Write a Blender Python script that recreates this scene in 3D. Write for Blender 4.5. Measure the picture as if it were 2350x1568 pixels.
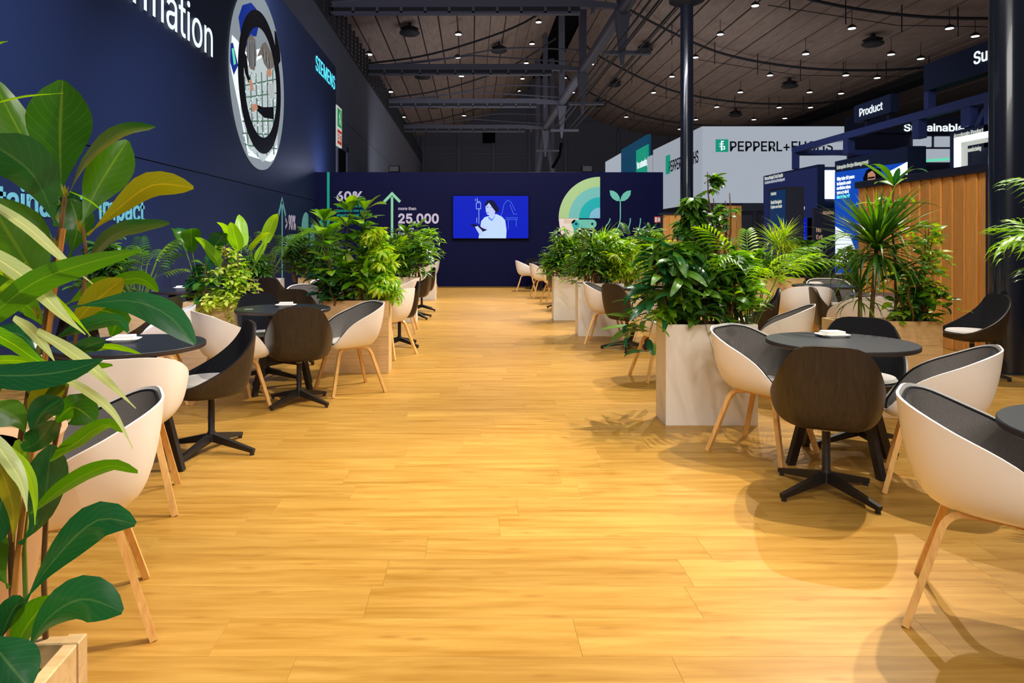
import bpy, math, random
import numpy as np
from mathutils import Vector, Matrix, noise
R = random.Random(7)
PI = math.pi
SC = bpy.context.scene
for o in list(bpy.data.objects): bpy.data.objects.remove(o)
COL = SC.collection

# ------------------------------------------------------------------ camera
F, CX, CY, H = 1600.0, 1083.0, 548.0, 1.36     # focal length and vanishing point in photo pixels, eye height
cam = bpy.data.cameras.new('camera')
cam.sensor_width = 36.0
cam.lens = 36.0 * F / 2350
cam.shift_x = (1175 - CX) / 2350
cam.shift_y = -(784 - CY) / 2350
cam.clip_end = 400; cam.clip_start = 0.05
co = bpy.data.objects.new('camera', cam); COL.objects.link(co)
co.location = (0, 0, H); co.rotation_euler = (PI/2, 0, 0)
SC.camera = co

# ------------------------------------------------------------------ world, lights, exposure
SC.view_settings.view_transform = 'Standard'
SC.view_settings.look = 'None'
SC.view_settings.exposure = 0.0
SC.view_settings.gamma = 1.0
SC.view_settings.use_curve_mapping = False
w = bpy.data.worlds.new('world'); SC.world = w; w.use_nodes = True
bg = w.node_tree.nodes['Background']
bg.inputs[0].default_value = (0.62, 0.66, 1.0, 1); bg.inputs[1].default_value = 0.085

def spot(loc, aim, power, angle=80, color=(1, .92, .80), r=.07, blend=.45):
    l = bpy.data.lights.new('spot_light', 'SPOT'); l.energy = power; l.color = color
    l.spot_size = math.radians(angle); l.spot_blend = blend; l.shadow_soft_size = r
    o = bpy.data.objects.new('spot_light', l); COL.objects.link(o)
    o.location = loc
    o.rotation_euler = (Vector(aim) - Vector(loc)).to_track_quat('-Z', 'Y').to_euler()
    return o
def area(loc, aim, power, sx, sy, color):
    l = bpy.data.lights.new('area_light', 'AREA'); l.energy = power; l.color = color
    l.shape = 'RECTANGLE'; l.size = sx; l.size_y = sy
    o = bpy.data.objects.new('area_light', l); COL.objects.link(o)
    o.location = loc
    o.rotation_euler = (Vector(aim) - Vector(loc)).to_track_quat('-Z', 'Y').to_euler()
    return o
# the stage spots hang over the aisle and over the right-hand tables and shine back towards the camera
for (x, y, z, ax, ay, p) in [
        (4.4, 5.6, 6.6, 2.1, 2.6, 1725), (3.2, 4.6, 5.6, -1.0, 2.7, 1725),
        (4.8, 9.0, 6.8, 2.5, 5.7, 1725), (3.0, 8.0, 5.8, -1.2, 5.8, 1725),
        (5.0, 13.0, 7.2, 2.7, 9.4, 1875), (3.0, 12.0, 6.2, -1.2, 9.2, 1725),
        (4.4, 17.0, 8.2, 1.8, 13.2, 2550), (2.6, 16.2, 7.2, -1.4, 12.8, 2250),
        (2.4, 21.0, 9.8, 0.6, 16.8, 4350)]:
    spot((x, y, z), (ax, ay, 0), p, 54, r=.04, blend=.8)
# weaker fill spots, added to brighten camera-facing sides, aimed down the aisle
for (x, y, z, ax, ay, p) in [(0.8, -2.5, 6.4, 0.3, 3.2, 330), (-0.6, 2.4, 6.8, -1.0, 7.0, 280), (1.6, 2.4, 6.8, 2.6, 7.0, 300), (0.6, 7.5, 7.0, 0.6, 13.0, 520)]:
    spot((x, y, z), (ax, ay, 0), p, 86, r=.12)
spot((1.3, 3.4, 5.6), (-.95, 1.05, 1.1), 300, 40, r=.05)  # extra spot added to brighten the foreground leaves and give them highlights
spot((2.6, 4.6, 6.8), (5.9, 9.4, .9), 620, 42, r=.06)  # extra spot added to brighten the cedar slat wall
area((0.6, -3.2, 5.2), (0.6, 5.5, .6), 360, 7, 1.6, (1, .96, .90))  # soft fill area added above and behind the camera to lift front faces
area((0.6, 4.8, 7.6), (0.6, 11.5, .6), 220, 7, 1.2, (1, .96, .90))  # second soft fill area, added further in for the middle of the stand
# unseen area fills added in the hall to brighten its roof and end wall
area((15, 52, 6.6), (15, 52, 20), 900, 30, 46, (1, .86, .80))
area((0.5, 60, 5.0), (0.5, 60, 20), 330, 9, 40, (1, .86, .82))
area((8, 40, 5.0), (8, 85, 7), 1100, 24, 3, (.86, .9, 1))
# cool light spilling up behind the graphic wall, and a dim wash on the tall wall
area((0.4, 14.2, 6.8), (0.5, 19.8, 1.9), 520, 10, .4, (.86, .88, 1))
area((-4.6, 26.0, 3.2), (-6, 29, 6), 200, 2.5, .3, (.62, .68, 1))
area((-3.3, 20.45, 3.1), (-4.46, 19.9, 3.75), 55, .5, .7, (.66, .69, 1))
spot((-0.9, 4.2, 6.6), (-4.4, 7.2, 1.6), 2200, 56, (.62, .68, 1), .3, 1.0)
spot((-0.6, 7.6, 6.6), (-4.4, 10.8, 1.5), 1600, 56, (.62, .70, 1), .3, 1.0)
spot((-1.4, 1.6, 6.6), (-4.4, 4.4, 1.8), 1500, 60, (.70, .72, 1), .3, 1.0)

# ------------------------------------------------------------------ materials
def srgb(c):
    return tuple(((v/255)/12.92 if v/255 <= .04045 else ((v/255+.055)/1.055)**2.4) for v in c) + (1,)
def mat(name, c, rough=.6, spec=.5, metal=0, coat=0, noise_amt=.06, nscale=6, bump=0, bscale=200):
    m = bpy.data.materials.new(name); m.use_nodes = True
    nt = m.node_tree; b = nt.nodes['Principled BSDF']
    b.inputs['Roughness'].default_value = rough
    b.inputs['Specular IOR Level'].default_value = spec
    b.inputs['Metallic'].default_value = metal
    b.inputs['Coat Weight'].default_value = coat
    col = srgb(c)
    tc = nt.nodes.new('ShaderNodeTexCoord')
    n = nt.nodes.new('ShaderNodeTexNoise'); n.inputs['Scale'].default_value = nscale
    nt.links.new(tc.outputs['Object'], n.inputs['Vector'])
    mx = nt.nodes.new('ShaderNodeMix'); mx.data_type = 'RGBA'
    mx.inputs[6].default_value = tuple(v*(1-noise_amt) for v in col[:3]) + (1,)
    mx.inputs[7].default_value = tuple(min(1, v*(1+noise_amt)) for v in col[:3]) + (1,)
    nt.links.new(n.outputs[0], mx.inputs[0]); nt.links.new(mx.outputs[2], b.inputs['Base Color'])
    if bump:
        n2 = nt.nodes.new('ShaderNodeTexNoise'); n2.inputs['Scale'].default_value = bscale
        nt.links.new(tc.outputs['Object'], n2.inputs['Vector'])
        bp = nt.nodes.new('ShaderNodeBump'); bp.inputs['Strength'].default_value = bump
        bp.inputs['Distance'].default_value = .002
        nt.links.new(n2.outputs[0], bp.inputs['Height']); nt.links.new(bp.outputs[0], b.inputs['Normal'])
    return m
def emis(name, c, s=1.0):
    m = bpy.data.materials.new(name); m.use_nodes = True
    nt = m.node_tree; b = nt.nodes['Principled BSDF']
    b.inputs['Base Color'].default_value = tuple(v*.02 for v in srgb(c)[:3]) + (1,)
    b.inputs['Emission Color'].default_value = srgb(c); b.inputs['Emission Strength'].default_value = s
    b.inputs['Roughness'].default_value = .5; b.inputs['Specular IOR Level'].default_value = .1
    return m
def wood(name, c1, c2, axis='X', stretch=14, rough=.5, scale=3.0, world=False, knots=False, rnd=.0, spec=.4):
    m = bpy.data.materials.new(name); m.use_nodes = True
    nt = m.node_tree; L = nt.links; b = nt.nodes['Principled BSDF']
    b.inputs['Roughness'].default_value = rough; b.inputs['Specular IOR Level'].default_value = spec
    if world:
        g = nt.nodes.new('ShaderNodeNewGeometry'); src = g.outputs['Position']
    else:
        g = nt.nodes.new('ShaderNodeTexCoord'); src = g.outputs['Object']
    oi = nt.nodes.new('ShaderNodeObjectInfo')
    gi = nt.nodes.new('ShaderNodeNewGeometry')
    ad = nt.nodes.new('ShaderNodeMath'); ad.operation = 'ADD'
    L.new(oi.outputs['Random'], ad.inputs[0]); L.new(gi.outputs['Random Per Island'], ad.inputs[1])
    fr = nt.nodes.new('ShaderNodeMath'); fr.operation = 'FRACT'; L.new(ad.outputs[0], fr.inputs[0])
    sc = nt.nodes.new('ShaderNodeMath'); sc.operation = 'MULTIPLY'; sc.inputs[1].default_value = 37.0
    L.new(fr.outputs[0], sc.inputs[0])
    mp = nt.nodes.new('ShaderNodeMapping')
    s = {'X': (1, stretch, stretch), 'Y': (stretch, 1, stretch), 'Z': (stretch, stretch, 1)}[axis]
    mp.inputs['Scale'].default_value = s
    L.new(src, mp.inputs['Vector'])
    va = nt.nodes.new('ShaderNodeVectorMath'); va.operation = 'ADD'
    L.new(mp.outputs[0], va.inputs[0]); L.new(sc.outputs[0], va.inputs[1])
    n = nt.nodes.new('ShaderNodeTexNoise'); n.inputs['Scale'].default_value = scale
    n.inputs['Detail'].default_value = 5; n.inputs['Roughness'].default_value = .62; n.inputs['Distortion'].default_value = .4
    L.new(va.outputs[0], n.inputs['Vector'])
    cr = nt.nodes.new('ShaderNodeValToRGB')
    cr.color_ramp.elements[0].position = .30; cr.color_ramp.elements[0].color = srgb(c1)
    cr.color_ramp.elements[1].position = .68; cr.color_ramp.elements[1].color = srgb(c2)
    L.new(n.outputs[0], cr.inputs[0]); out = cr.outputs[0]
    hsv = nt.nodes.new('ShaderNodeHueSaturation')
    mr = nt.nodes.new('ShaderNodeMapRange'); mr.inputs[3].default_value = 1-rnd; mr.inputs[4].default_value = 1+rnd
    L.new(fr.outputs[0], mr.inputs[0]); L.new(mr.outputs[0], hsv.inputs['Value']); L.new(out, hsv.inputs['Color'])
    out = hsv.outputs[0]
    if knots:
        v = nt.nodes.new('ShaderNodeTexVoronoi'); v.voronoi_dimensions = '2D'; v.inputs['Scale'].default_value = 1.9
        mp2 = nt.nodes.new('ShaderNodeMapping'); mp2.inputs['Scale'].default_value = (1, 3.6, 1)
        L.new(src, mp2.inputs['Vector'])
        va2 = nt.nodes.new('ShaderNodeVectorMath'); va2.operation = 'ADD'
        L.new(mp2.outputs[0], va2.inputs[0]); L.new(sc.outputs[0], va2.inputs[1])
        L.new(va2.outputs[0], v.inputs['Vector'])
        k = nt.nodes.new('ShaderNodeMapRange'); k.inputs[1].default_value = .02; k.inputs[2].default_value = .10
        k.inputs[3].default_value = .55; k.inputs[4].default_value = 0
        L.new(v.outputs['Distance'], k.inputs[0])
        mx = nt.nodes.new('ShaderNodeMix'); mx.data_type = 'RGBA'; mx.inputs[7].default_value = srgb((150, 98, 36))
        L.new(k.outputs[0], mx.inputs[0]); L.new(out, mx.inputs[6]); out = mx.outputs[2]
    L.new(out, b.inputs['Base Color'])
    return m
def leafmat(name, c_dark, c_light, rough=.32, trans=.35, spec=.5):
    m = bpy.data.materials.new(name); m.use_nodes = True
    nt = m.node_tree; L = nt.links; b = nt.nodes['Principled BSDF']
    b.inputs['Roughness'].default_value = rough; b.inputs['Specular IOR Level'].default_value = spec
    oi = nt.nodes.new('ShaderNodeObjectInfo'); gi = nt.nodes.new('ShaderNodeNewGeometry')
    ad = nt.nodes.new('ShaderNodeMath'); ad.operation = 'ADD'
    L.new(oi.outputs['Random'], ad.inputs[0]); L.new(gi.outputs['Random Per Island'], ad.inputs[1])
    fr = nt.nodes.new('ShaderNodeMath'); fr.operation = 'FRACT'; L.new(ad.outputs[0], fr.inputs[0])
    cr = nt.nodes.new('ShaderNodeValToRGB'); cr.color_ramp.elements[0].color = srgb(c_dark); cr.color_ramp.elements[1].color = srgb(c_light)
    L.new(fr.outputs[0], cr.inputs[0])
    uv = nt.nodes.new('ShaderNodeUVMap')                    # u = across the blade, v = along it
    sx = nt.nodes.new('ShaderNodeSeparateXYZ'); L.new(uv.outputs[0], sx.inputs[0])
    # paler midrib and soft side veins
    a = nt.nodes.new('ShaderNodeMath'); a.operation = 'SUBTRACT'; a.inputs[1].default_value = .5; L.new(sx.outputs[0], a.inputs[0])
    a2 = nt.nodes.new('ShaderNodeMath'); a2.operation = 'ABSOLUTE'; L.new(a.outputs[0], a2.inputs[0])
    rb = nt.nodes.new('ShaderNodeMapRange'); rb.inputs[1].default_value = .012; rb.inputs[2].default_value = .035
    rb.inputs[3].default_value = .7; rb.inputs[4].default_value = 0; L.new(a2.outputs[0], rb.inputs[0])
    mul = nt.nodes.new('ShaderNodeMath'); mul.operation = 'MULTIPLY_ADD'; mul.inputs[1].default_value = -.55
    L.new(a2.outputs[0], mul.inputs[0]); L.new(sx.outputs[1], mul.inputs[2])
    sn = nt.nodes.new('ShaderNodeMath'); sn.operation = 'MULTIPLY'; sn.inputs[1].default_value = 62; L.new(mul.outputs[0], sn.inputs[0])
    s2 = nt.nodes.new('ShaderNodeMath'); s2.operation = 'SINE'; L.new(sn.outputs[0], s2.inputs[0])
    vr = nt.nodes.new('ShaderNodeMapRange'); vr.inputs[1].default_value = .90; vr.inputs[2].default_value = 1.0
    vr.inputs[3].default_value = 0; vr.inputs[4].default_value = .22; L.new(s2.outputs[0], vr.inputs[0])
    mxm = nt.nodes.new('ShaderNodeMath'); mxm.operation = 'MAXIMUM'; L.new(rb.outputs[0], mxm.inputs[0]); L.new(vr.outputs[0], mxm.inputs[1])
    mx = nt.nodes.new('ShaderNodeMix'); mx.data_type = 'RGBA'
    cl = srgb(c_light); mx.inputs[7].default_value = (min(1, cl[0]*1.7+.04), min(1, cl[1]*1.3+.03), cl[2]*1.2+.01, 1)
    L.new(mxm.outputs[0], mx.inputs[0]); L.new(cr.outputs[0], mx.inputs[6])
    L.new(mx.outputs[2], b.inputs['Base Color'])
    tr = nt.nodes.new('ShaderNodeBsdfTranslucent')
    hs = nt.nodes.new('ShaderNodeHueSaturation'); hs.inputs['Value'].default_value = 1.9; hs.inputs['Hue'].default_value = .485
    hs.inputs['Saturation'].default_value = 1.1
    L.new(mx.outputs[2], hs.inputs['Color']); L.new(hs.outputs[0], tr.inputs['Color'])
    ms = nt.nodes.new('ShaderNodeMixShader'); ms.inputs[0].default_value = trans
    L.new(b.outputs[0], ms.inputs[1]); L.new(tr.outputs[0], ms.inputs[2])
    L.new(ms.outputs[0], nt.nodes['Material Output'].inputs['Surface'])
    return m
M = {}
M['navy'] = mat('navy_wall', (30, 42, 72), .5, .2)
M['navy2'] = mat('navy_print', (13, 16, 54), .55, .08)
M['dnavy'] = mat('dark_navy', (18, 22, 46), .45)
M['bluebeam'] = mat('blue_beam', (48, 62, 120), .4)
M['plankw'] = wood('oak_vinyl', (156, 110, 37), (188, 145, 69), 'X', 12, .36, 1.6, True, True, .07, .3)
M['white'] = mat('white_shell', (244, 238, 230), .36, .5, noise_amt=.01)
M['felt'] = mat('grey_felt', (112, 107, 103), .95, .1, noise_amt=.45, nscale=260, bump=.5, bscale=420)
M['pad'] = mat('light_felt', (208, 202, 196), .9, .1, noise_amt=.2, nscale=240, bump=.3, bscale=400)
M['blackfelt'] = mat('black_felt', (24, 24, 28), .85, .2, noise_amt=.3, nscale=200)
M['veneer'] = wood('dark_veneer', (38, 30, 22), (58, 45, 32), 'Z', 16, .42, 5)
M['legwood'] = wood('oak_leg', (214, 158, 84), (238, 190, 116), 'Z', 10, .42, 6)
M['blackmetal'] = mat('black_metal', (30, 27, 27), .45, .5)
M['tabletop'] = mat('black_laminate', (34, 36, 46), .35, .5, noise_amt=.03)
M['tableedge'] = mat('table_edge', (52, 38, 30), .5)
M['tablewood'] = wood('black_oak', (26, 20, 17), (46, 36, 30), 'Z', 14, .5, 5)
M['plwhite'] = mat('planter_white', (242, 234, 222), .5, .4, noise_amt=.015)
M['plwood'] = wood('planter_oak', (206, 166, 112), (228, 192, 138), 'X', 12, .5, 4, False, False, .04)
M['soil'] = mat('soil', (52, 38, 24), .95, .1, noise_amt=.4, nscale=60, bump=.8, bscale=90)
M['moss'] = mat('moss', (128, 118, 44), .95, .1, noise_amt=.5, nscale=40)
M['paper'] = mat('white_paper', (244, 240, 232), .7, .3, noise_amt=.01)
M['stem'] = mat('stem_bark', (112, 80, 44), .7, .3, noise_amt=.3, nscale=30)
M['greenstem'] = mat('green_stem', (96, 122, 40), .6, .3, noise_amt=.2, nscale=20)
M['bamboo'] = mat('bamboo_cane', (190, 126, 56), .5, .3, noise_amt=.2, nscale=20)
M['concrete'] = mat('hall_concrete', (104, 106, 116), .8, .2, noise_amt=.1, nscale=1.2)
M['hallgrey'] = mat('hall_cladding', (92, 94, 104), .7, .3, noise_amt=.06, nscale=.6)
M['steel'] = mat('painted_steel', (84, 84, 96), .5, .5)
M['dsteel'] = mat('dark_steel', (40, 40, 44), .6, .4)
M['roofply'] = wood('roof_plywood', (136, 116, 104), (158, 138, 124), 'Y', 6, .8, .7, True, False, .07)
M['black'] = mat('black_void', (10, 10, 12), .9, .1)
M['column'] = mat('gloss_black', (20, 24, 34), .22, .6, coat=.3, noise_amt=0)
M['slat'] = wood('cedar_slat', (206, 140, 66), (224, 162, 84), 'Z', 14, .55, 3, False, False, .13)
M['pot'] = mat('taupe_pot', (206, 168, 128), .6, .3, noise_amt=.03)
G = {}
G['big'] = leafmat('leaf_big', (40, 96, 14), (74, 122, 24), .28, .45)
G['bigdark'] = leafmat('leaf_glossy', (22, 74, 40), (38, 96, 48), .24, .2, .7)
G['olive'] = leafmat('leaf_olive', (112, 116, 14), (136, 132, 26), .34, .35)
G['bright'] = leafmat('leaf_bright', (86, 152, 22), (146, 192, 40), .34, .40)
G['mid'] = leafmat('leaf_mid', (52, 108, 26), (104, 152, 40), .34, .36)
G['dark'] = leafmat('leaf_dark', (32, 72, 26), (60, 104, 34), .32, .25)
G['lime'] = leafmat('leaf_lime', (170, 190, 60), (216, 222, 120), .4, .4)
G['pale'] = leafmat('leaf_pale', (176, 194, 124), (206, 218, 160), .26, .3, .7)
G['yellow'] = leafmat('leaf_yellow_green', (136, 172, 28), (190, 206, 50), .36, .42)
E = {}
E['white'] = emis('lit_white', (255, 255, 255), 2.2)
E['neon'] = emis('neon_white', (236, 240, 255), 5.0)
E['cyan'] = emis('lit_cyan', (90, 225, 255), 1.3)
E['lamp'] = emis('lamp_disc', (255, 250, 240), 4.5)
E['screen'] = emis('screen_blue', (4, 30, 190), 1.0)
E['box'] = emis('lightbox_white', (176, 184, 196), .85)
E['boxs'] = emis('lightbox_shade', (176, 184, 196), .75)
E['green'] = emis('lightbox_green', (30, 160, 130), .8)
E['teal'] = emis('lightbox_teal', (20, 70, 100), .8)
E['pwhite'] = emis('picture_white', (226, 236, 240), 1.2)
E['pgrey'] = emis('picture_grey', (150, 160, 168), .8)
E['pmid'] = emis('picture_mid', (186, 198, 200), 1.0)
E['pwhair'] = emis('picture_white_hair', (206, 208, 206), .9)
E['pblack'] = emis('picture_black', (16, 18, 28), .4)
E['pblue'] = emis('picture_blue', (20, 50, 150), .8)
E['phair'] = emis('picture_hair', (120, 112, 104), .8)
E['pskin'] = emis('picture_skin', (196, 140, 112), .9)
E['pgreen'] = emis('picture_green', (84, 120, 100), .8)
E['skin'] = emis('screen_skin', (190, 205, 250), 1.0)
E['shirt'] = emis('screen_shirt', (186, 210, 255), 1.1)
E['line'] = emis('screen_line', (90, 140, 255), .9)
E['hair'] = emis('screen_hair', (14, 18, 66), .8)
E['purple'] = emis('lit_navy', (48, 56, 110), .45)
E['navyscr'] = emis('lit_blue_screen', (24, 62, 110), .6)
E['blue2'] = emis('lit_royal', (20, 76, 190), .9)
E['mint'] = emis('lit_mint', (110, 230, 190), .9)
E['signgreen'] = emis('sign_green', (30, 160, 80), .7)
E['signred'] = emis('sign_red', (200, 50, 40), .7)
E['signw'] = emis('sign_white', (220, 225, 215), .7)
P = {}
for k, c in dict(lilac=(206, 200, 222), mint=(150, 224, 178), teal=(30, 172, 146), aqua=(124, 206, 196), tq=(34, 190, 190),
                 sky=(140, 208, 232), cream=(246, 236, 220), beige=(232, 212, 188), lime=(182, 220, 150), aqua2=(118, 212, 190),
                 txt=(190, 214, 214), ink=(38, 46, 56), blackp=(20, 22, 40), seafoam=(110, 184, 186), peach=(226, 190, 168)).items():
    P[k] = mat('print_' + k, c, .6, .2, noise_amt=0)
P['inkl'] = mat('print_ink', (30, 38, 48), .6, .2, noise_amt=0)

# ------------------------------------------------------------------ helpers
def tag(o, label=None, cat=None, group=None, kind=None):
    if label: o['label'] = label
    if cat: o['category'] = cat
    if group: o['group'] = group
    if kind: o['kind'] = kind
    return o
def empty(name, loc=(0, 0, 0), rz=0.0, label=None, cat=None, group=None, kind=None):
    o = bpy.data.objects.new(name, None); COL.objects.link(o)
    o.location = loc; o.rotation_euler = (0, 0, rz); o.empty_display_size = .1
    return tag(o, label, cat, group, kind)
def link(name, me, parent=None, loc=None, mtx=None):
    o = bpy.data.objects.new(name, me); COL.objects.link(o)
    if parent: o.parent = parent
    if mtx is not None: o.matrix_local = mtx
    elif loc is not None: o.location = loc
    return o
class MB:
    def __init__(s): s.v = []; s.f = []; s.uv = None
    def add(s, vs, fs):
        n = len(s.v); s.v += [tuple(p) for p in vs]; s.f += [tuple(i+n for i in f) for f in fs]; return s
    def box(s, a, b):
        x0, y0, z0 = a; x1, y1, z1 = b
        return s.add([(x0,y0,z0),(x1,y0,z0),(x1,y1,z0),(x0,y1,z0),(x0,y0,z1),(x1,y0,z1),(x1,y1,z1),(x0,y1,z1)],
                     [(0,3,2,1),(4,5,6,7),(0,1,5,4),(1,2,6,5),(2,3,7,6),(3,0,4,7)])
    def bbox(s, a, b, e):                                   # box with small chamfers
        x0, y0, z0 = a; x1, y1, z1 = b
        pr = []
        for (d, z) in ((e, z0), (0, z0+e), (0, z1-e), (e, z1)):
            pr.append([(x0+d+(e if d == 0 else 0)*0, y0+d, z), (x1-d, y0+d, z), (x1-d, y1-d, z), (x0+d, y1-d, z)])
        vs = [p for r in pr for p in r]
        fs = [(3, 2, 1, 0), (12, 13, 14, 15)]
        for k in range(3):
            for i in range(4):
                j = (i+1) % 4; fs.append((k*4+i, k*4+j, (k+1)*4+j, (k+1)*4+i))
        return s.add(vs, fs)
    def beam(s, p, q, wd, ht, up=(0, 0, 1), w2=None, h2=None):  # tapered bar from p to q
        p = Vector(p); q = Vector(q); d = (q-p).normalized(); u = Vector(up)
        if abs(d.dot(u)) > .98: u = Vector((0, 1, 0))
        r = d.cross(u).normalized(); u = r.cross(d).normalized()
        w2 = wd if w2 is None else w2; h2 = ht if h2 is None else h2
        vs = []
        for c, a, b in ((p, wd/2, ht/2), (q, w2/2, h2/2)):
            vs += [c-r*a-u*b, c+r*a-u*b, c+r*a+u*b, c-r*a+u*b]
        return s.add(vs, [(3,2,1,0),(4,5,6,7),(0,1,5,4),(1,2,6,5),(2,3,7,6),(3,0,4,7)])
    def tube(s, pts, r, n=8, r2=None, flat=1.0):
        pts = [Vector(p) for p in pts]; k = len(pts); vs = []
        t0 = (pts[1]-pts[0]).normalized(); ref = Vector((0, 0, 1)) if abs(t0.z) < .9 else Vector((0, 1, 0))
        u = t0.cross(ref).normalized()
        for i, p in enumerate(pts):
            t = (pts[min(i+1, k-1)] - pts[max(i-1, 0)]).normalized()
            u = (u - t*u.dot(t)).normalized(); v = t.cross(u)
            rr = r if r2 is None else r + (r2-r)*i/(k-1)
            for j in range(n):
                a = 2*PI*j/n + PI/n
                vs.append(p + u*math.cos(a)*rr + v*math.sin(a)*rr*flat)
        fs = [tuple(range(n-1, -1, -1)), tuple((k-1)*n+j for j in range(n))]
        for i in range(k-1):
            for j in range(n):
                jj = (j+1) % n; fs.append((i*n+j, i*n+jj, (i+1)*n+jj, (i+1)*n+j))
        return s.add(vs, fs)
    def lathe(s, prof, n=32, c=(0, 0)):                     # prof: (r, z) bottom to top, closed with caps
        vs = []; k = len(prof)
        for r, z in prof:
            for j in range(n):
                a = 2*PI*j/n; vs.append((c[0]+r*math.cos(a), c[1]+r*math.sin(a), z))
        fs = [tuple(range(n-1, -1, -1)), tuple((k-1)*n+j for j in range(n))]
        for i in range(k-1):
            for j in range(n):
                jj = (j+1) % n; fs.append((i*n+j, i*n+jj, (i+1)*n+jj, (i+1)*n+j))
        return s.add(vs, fs)
    def mesh(s, name, m, smooth=False):
        me = bpy.data.meshes.new(name); me.from_pydata([tuple(v) for v in s.v], [], s.f)
        if m: me.materials.append(m)
        if smooth:
            me.polygons.foreach_set('use_smooth', [True]*len(me.polygons))
            try: me.set_sharp_from_angle(angle=math.radians(40))
            except Exception: pass
        me.update(); return me
    def build(s, name, m, parent=None, smooth=False, loc=None):
        return link(name, s.mesh(name, m, smooth), parent, loc)
def PX(px, py, Y):                                          # world point of a photo pixel at depth Y
    return Vector(((px-CX)*Y/F, Y, H-(py-CY)*Y/F))
def dirz(fx, fy): return math.atan2(fy, fx) - PI/2          # rotation that turns local +Y to (fx, fy)
def copy_thing(root, loc, rz, label, group=None):
    c = root.copy(); COL.objects.link(c); c.location = loc; c.rotation_euler = (0, 0, rz)
    c['label'] = label
    if group: c['group'] = group
    for ch in list(root.children):
        d = ch.copy(); COL.objects.link(d); d.parent = c
        for g in list(ch.children):
            e = g.copy(); COL.objects.link(e); e.parent = d
    return c
import os
try: SANS = bpy.data.fonts.load(os.path.join(bpy.utils.system_resource('DATAFILES'), 'fonts', 'Inter.woff2'))
except Exception: SANS = None                              # Blender's own interface typeface, else its built-in one
def text_mesh(txt, size, bold=0.0, ext=.004, align='LEFT', sx=1.0):
    cu = bpy.data.curves.new('txt', 'FONT'); cu.body = txt; cu.size = size; cu.offset = bold*size
    if SANS: cu.font = SANS
    cu.extrude = ext; cu.align_x = align; cu.resolution_u = 3; cu.space_line = .85
    o = bpy.data.objects.new('txt', cu); COL.objects.link(o)
    bpy.context.view_layer.update()
    dg = bpy.context.evaluated_depsgraph_get()
    me = bpy.data.meshes.new_from_object(o.evaluated_get(dg))
    bpy.data.objects.remove(o); bpy.data.curves.remove(cu)
    if sx != 1.0: me.transform(Matrix.Diagonal((sx, 1, 1, 1)))
    return me
CAPM = text_mesh('H', 1.0, 0, .0); CAP = max(v.co.y for v in CAPM.vertices)-min(v.co.y for v in CAPM.vertices); print('CAP', CAP)
# orientation of flat things: on the back wall (facing -Y), on a wall facing +X, on a wall facing -X
FACE = {'back': Matrix.Rotation(PI/2, 4, 'X'),
        '+x': Matrix.Rotation(PI/2, 4, 'Z') @ Matrix.Rotation(PI/2, 4, 'X'),
        '-x': Matrix.Rotation(-PI/2, 4, 'Z') @ Matrix.Rotation(PI/2, 4, 'X')}
def text(name, txt, h, loc, face, m, parent=None, bold=.0, align='LEFT', width=None, ext=.004):
    me = text_mesh(txt, 1.0, bold, ext, align)
    me.name = name
    cap = CAP                                              # cap height of the built-in face
    s = h/cap
    co_ = np.zeros(len(me.vertices)*3); me.vertices.foreach_get('co', co_); xs = co_[0::3]
    sx = s if width is None else width/max(1e-6, xs.max()-xs.min())
    x_off = -xs.min()*sx if align == 'LEFT' else 0
    me.transform(Matrix.Translation((x_off, 0, 0)) @ Matrix.Diagonal((sx, s, 1, 1)))
    me.materials.clear(); me.materials.append(m)
    o = bpy.data.objects.new(name, me); COL.objects.link(o)
    if parent: o.parent = parent
    o.matrix_local = Matrix.Translation(loc) @ FACE[face]
    return o
def flat(name, pts, m, loc, face, parent=None, th=.004, off=0.0):     # prism from 2D outline in a face plane
    n = len(pts)
    vs = [(x, y, 0) for x, y in pts] + [(x, y, th) for x, y in pts]
    A = sum(pts[i][0]*pts[(i+1) % n][1]-pts[(i+1) % n][0]*pts[i][1] for i in range(n))
    fs = [tuple(range(n-1, -1, -1)), tuple(range(n, 2*n))] + [(i, (i+1) % n, n+(i+1) % n, n+i) for i in range(n)]
    if A < 0: fs = [tuple(reversed(f)) for f in fs]
    mb = MB().add(vs, fs)
    o = mb.build(name, m, parent)
    o.matrix_local = Matrix.Translation(loc) @ FACE[face] @ Matrix.Translation((0, 0, off))
    return o
def arc(cx, cy, r, a0, a1, n=24, ry=None):
    ry = r if ry is None else ry
    return [(cx+r*math.cos(math.radians(a0+(a1-a0)*i/n)), cy+ry*math.sin(math.radians(a0+(a1-a0)*i/n))) for i in range(n+1)]
def rect(x0, y0, x1, y1): return [(x0, y0), (x1, y0), (x1, y1), (x0, y1)]

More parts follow.
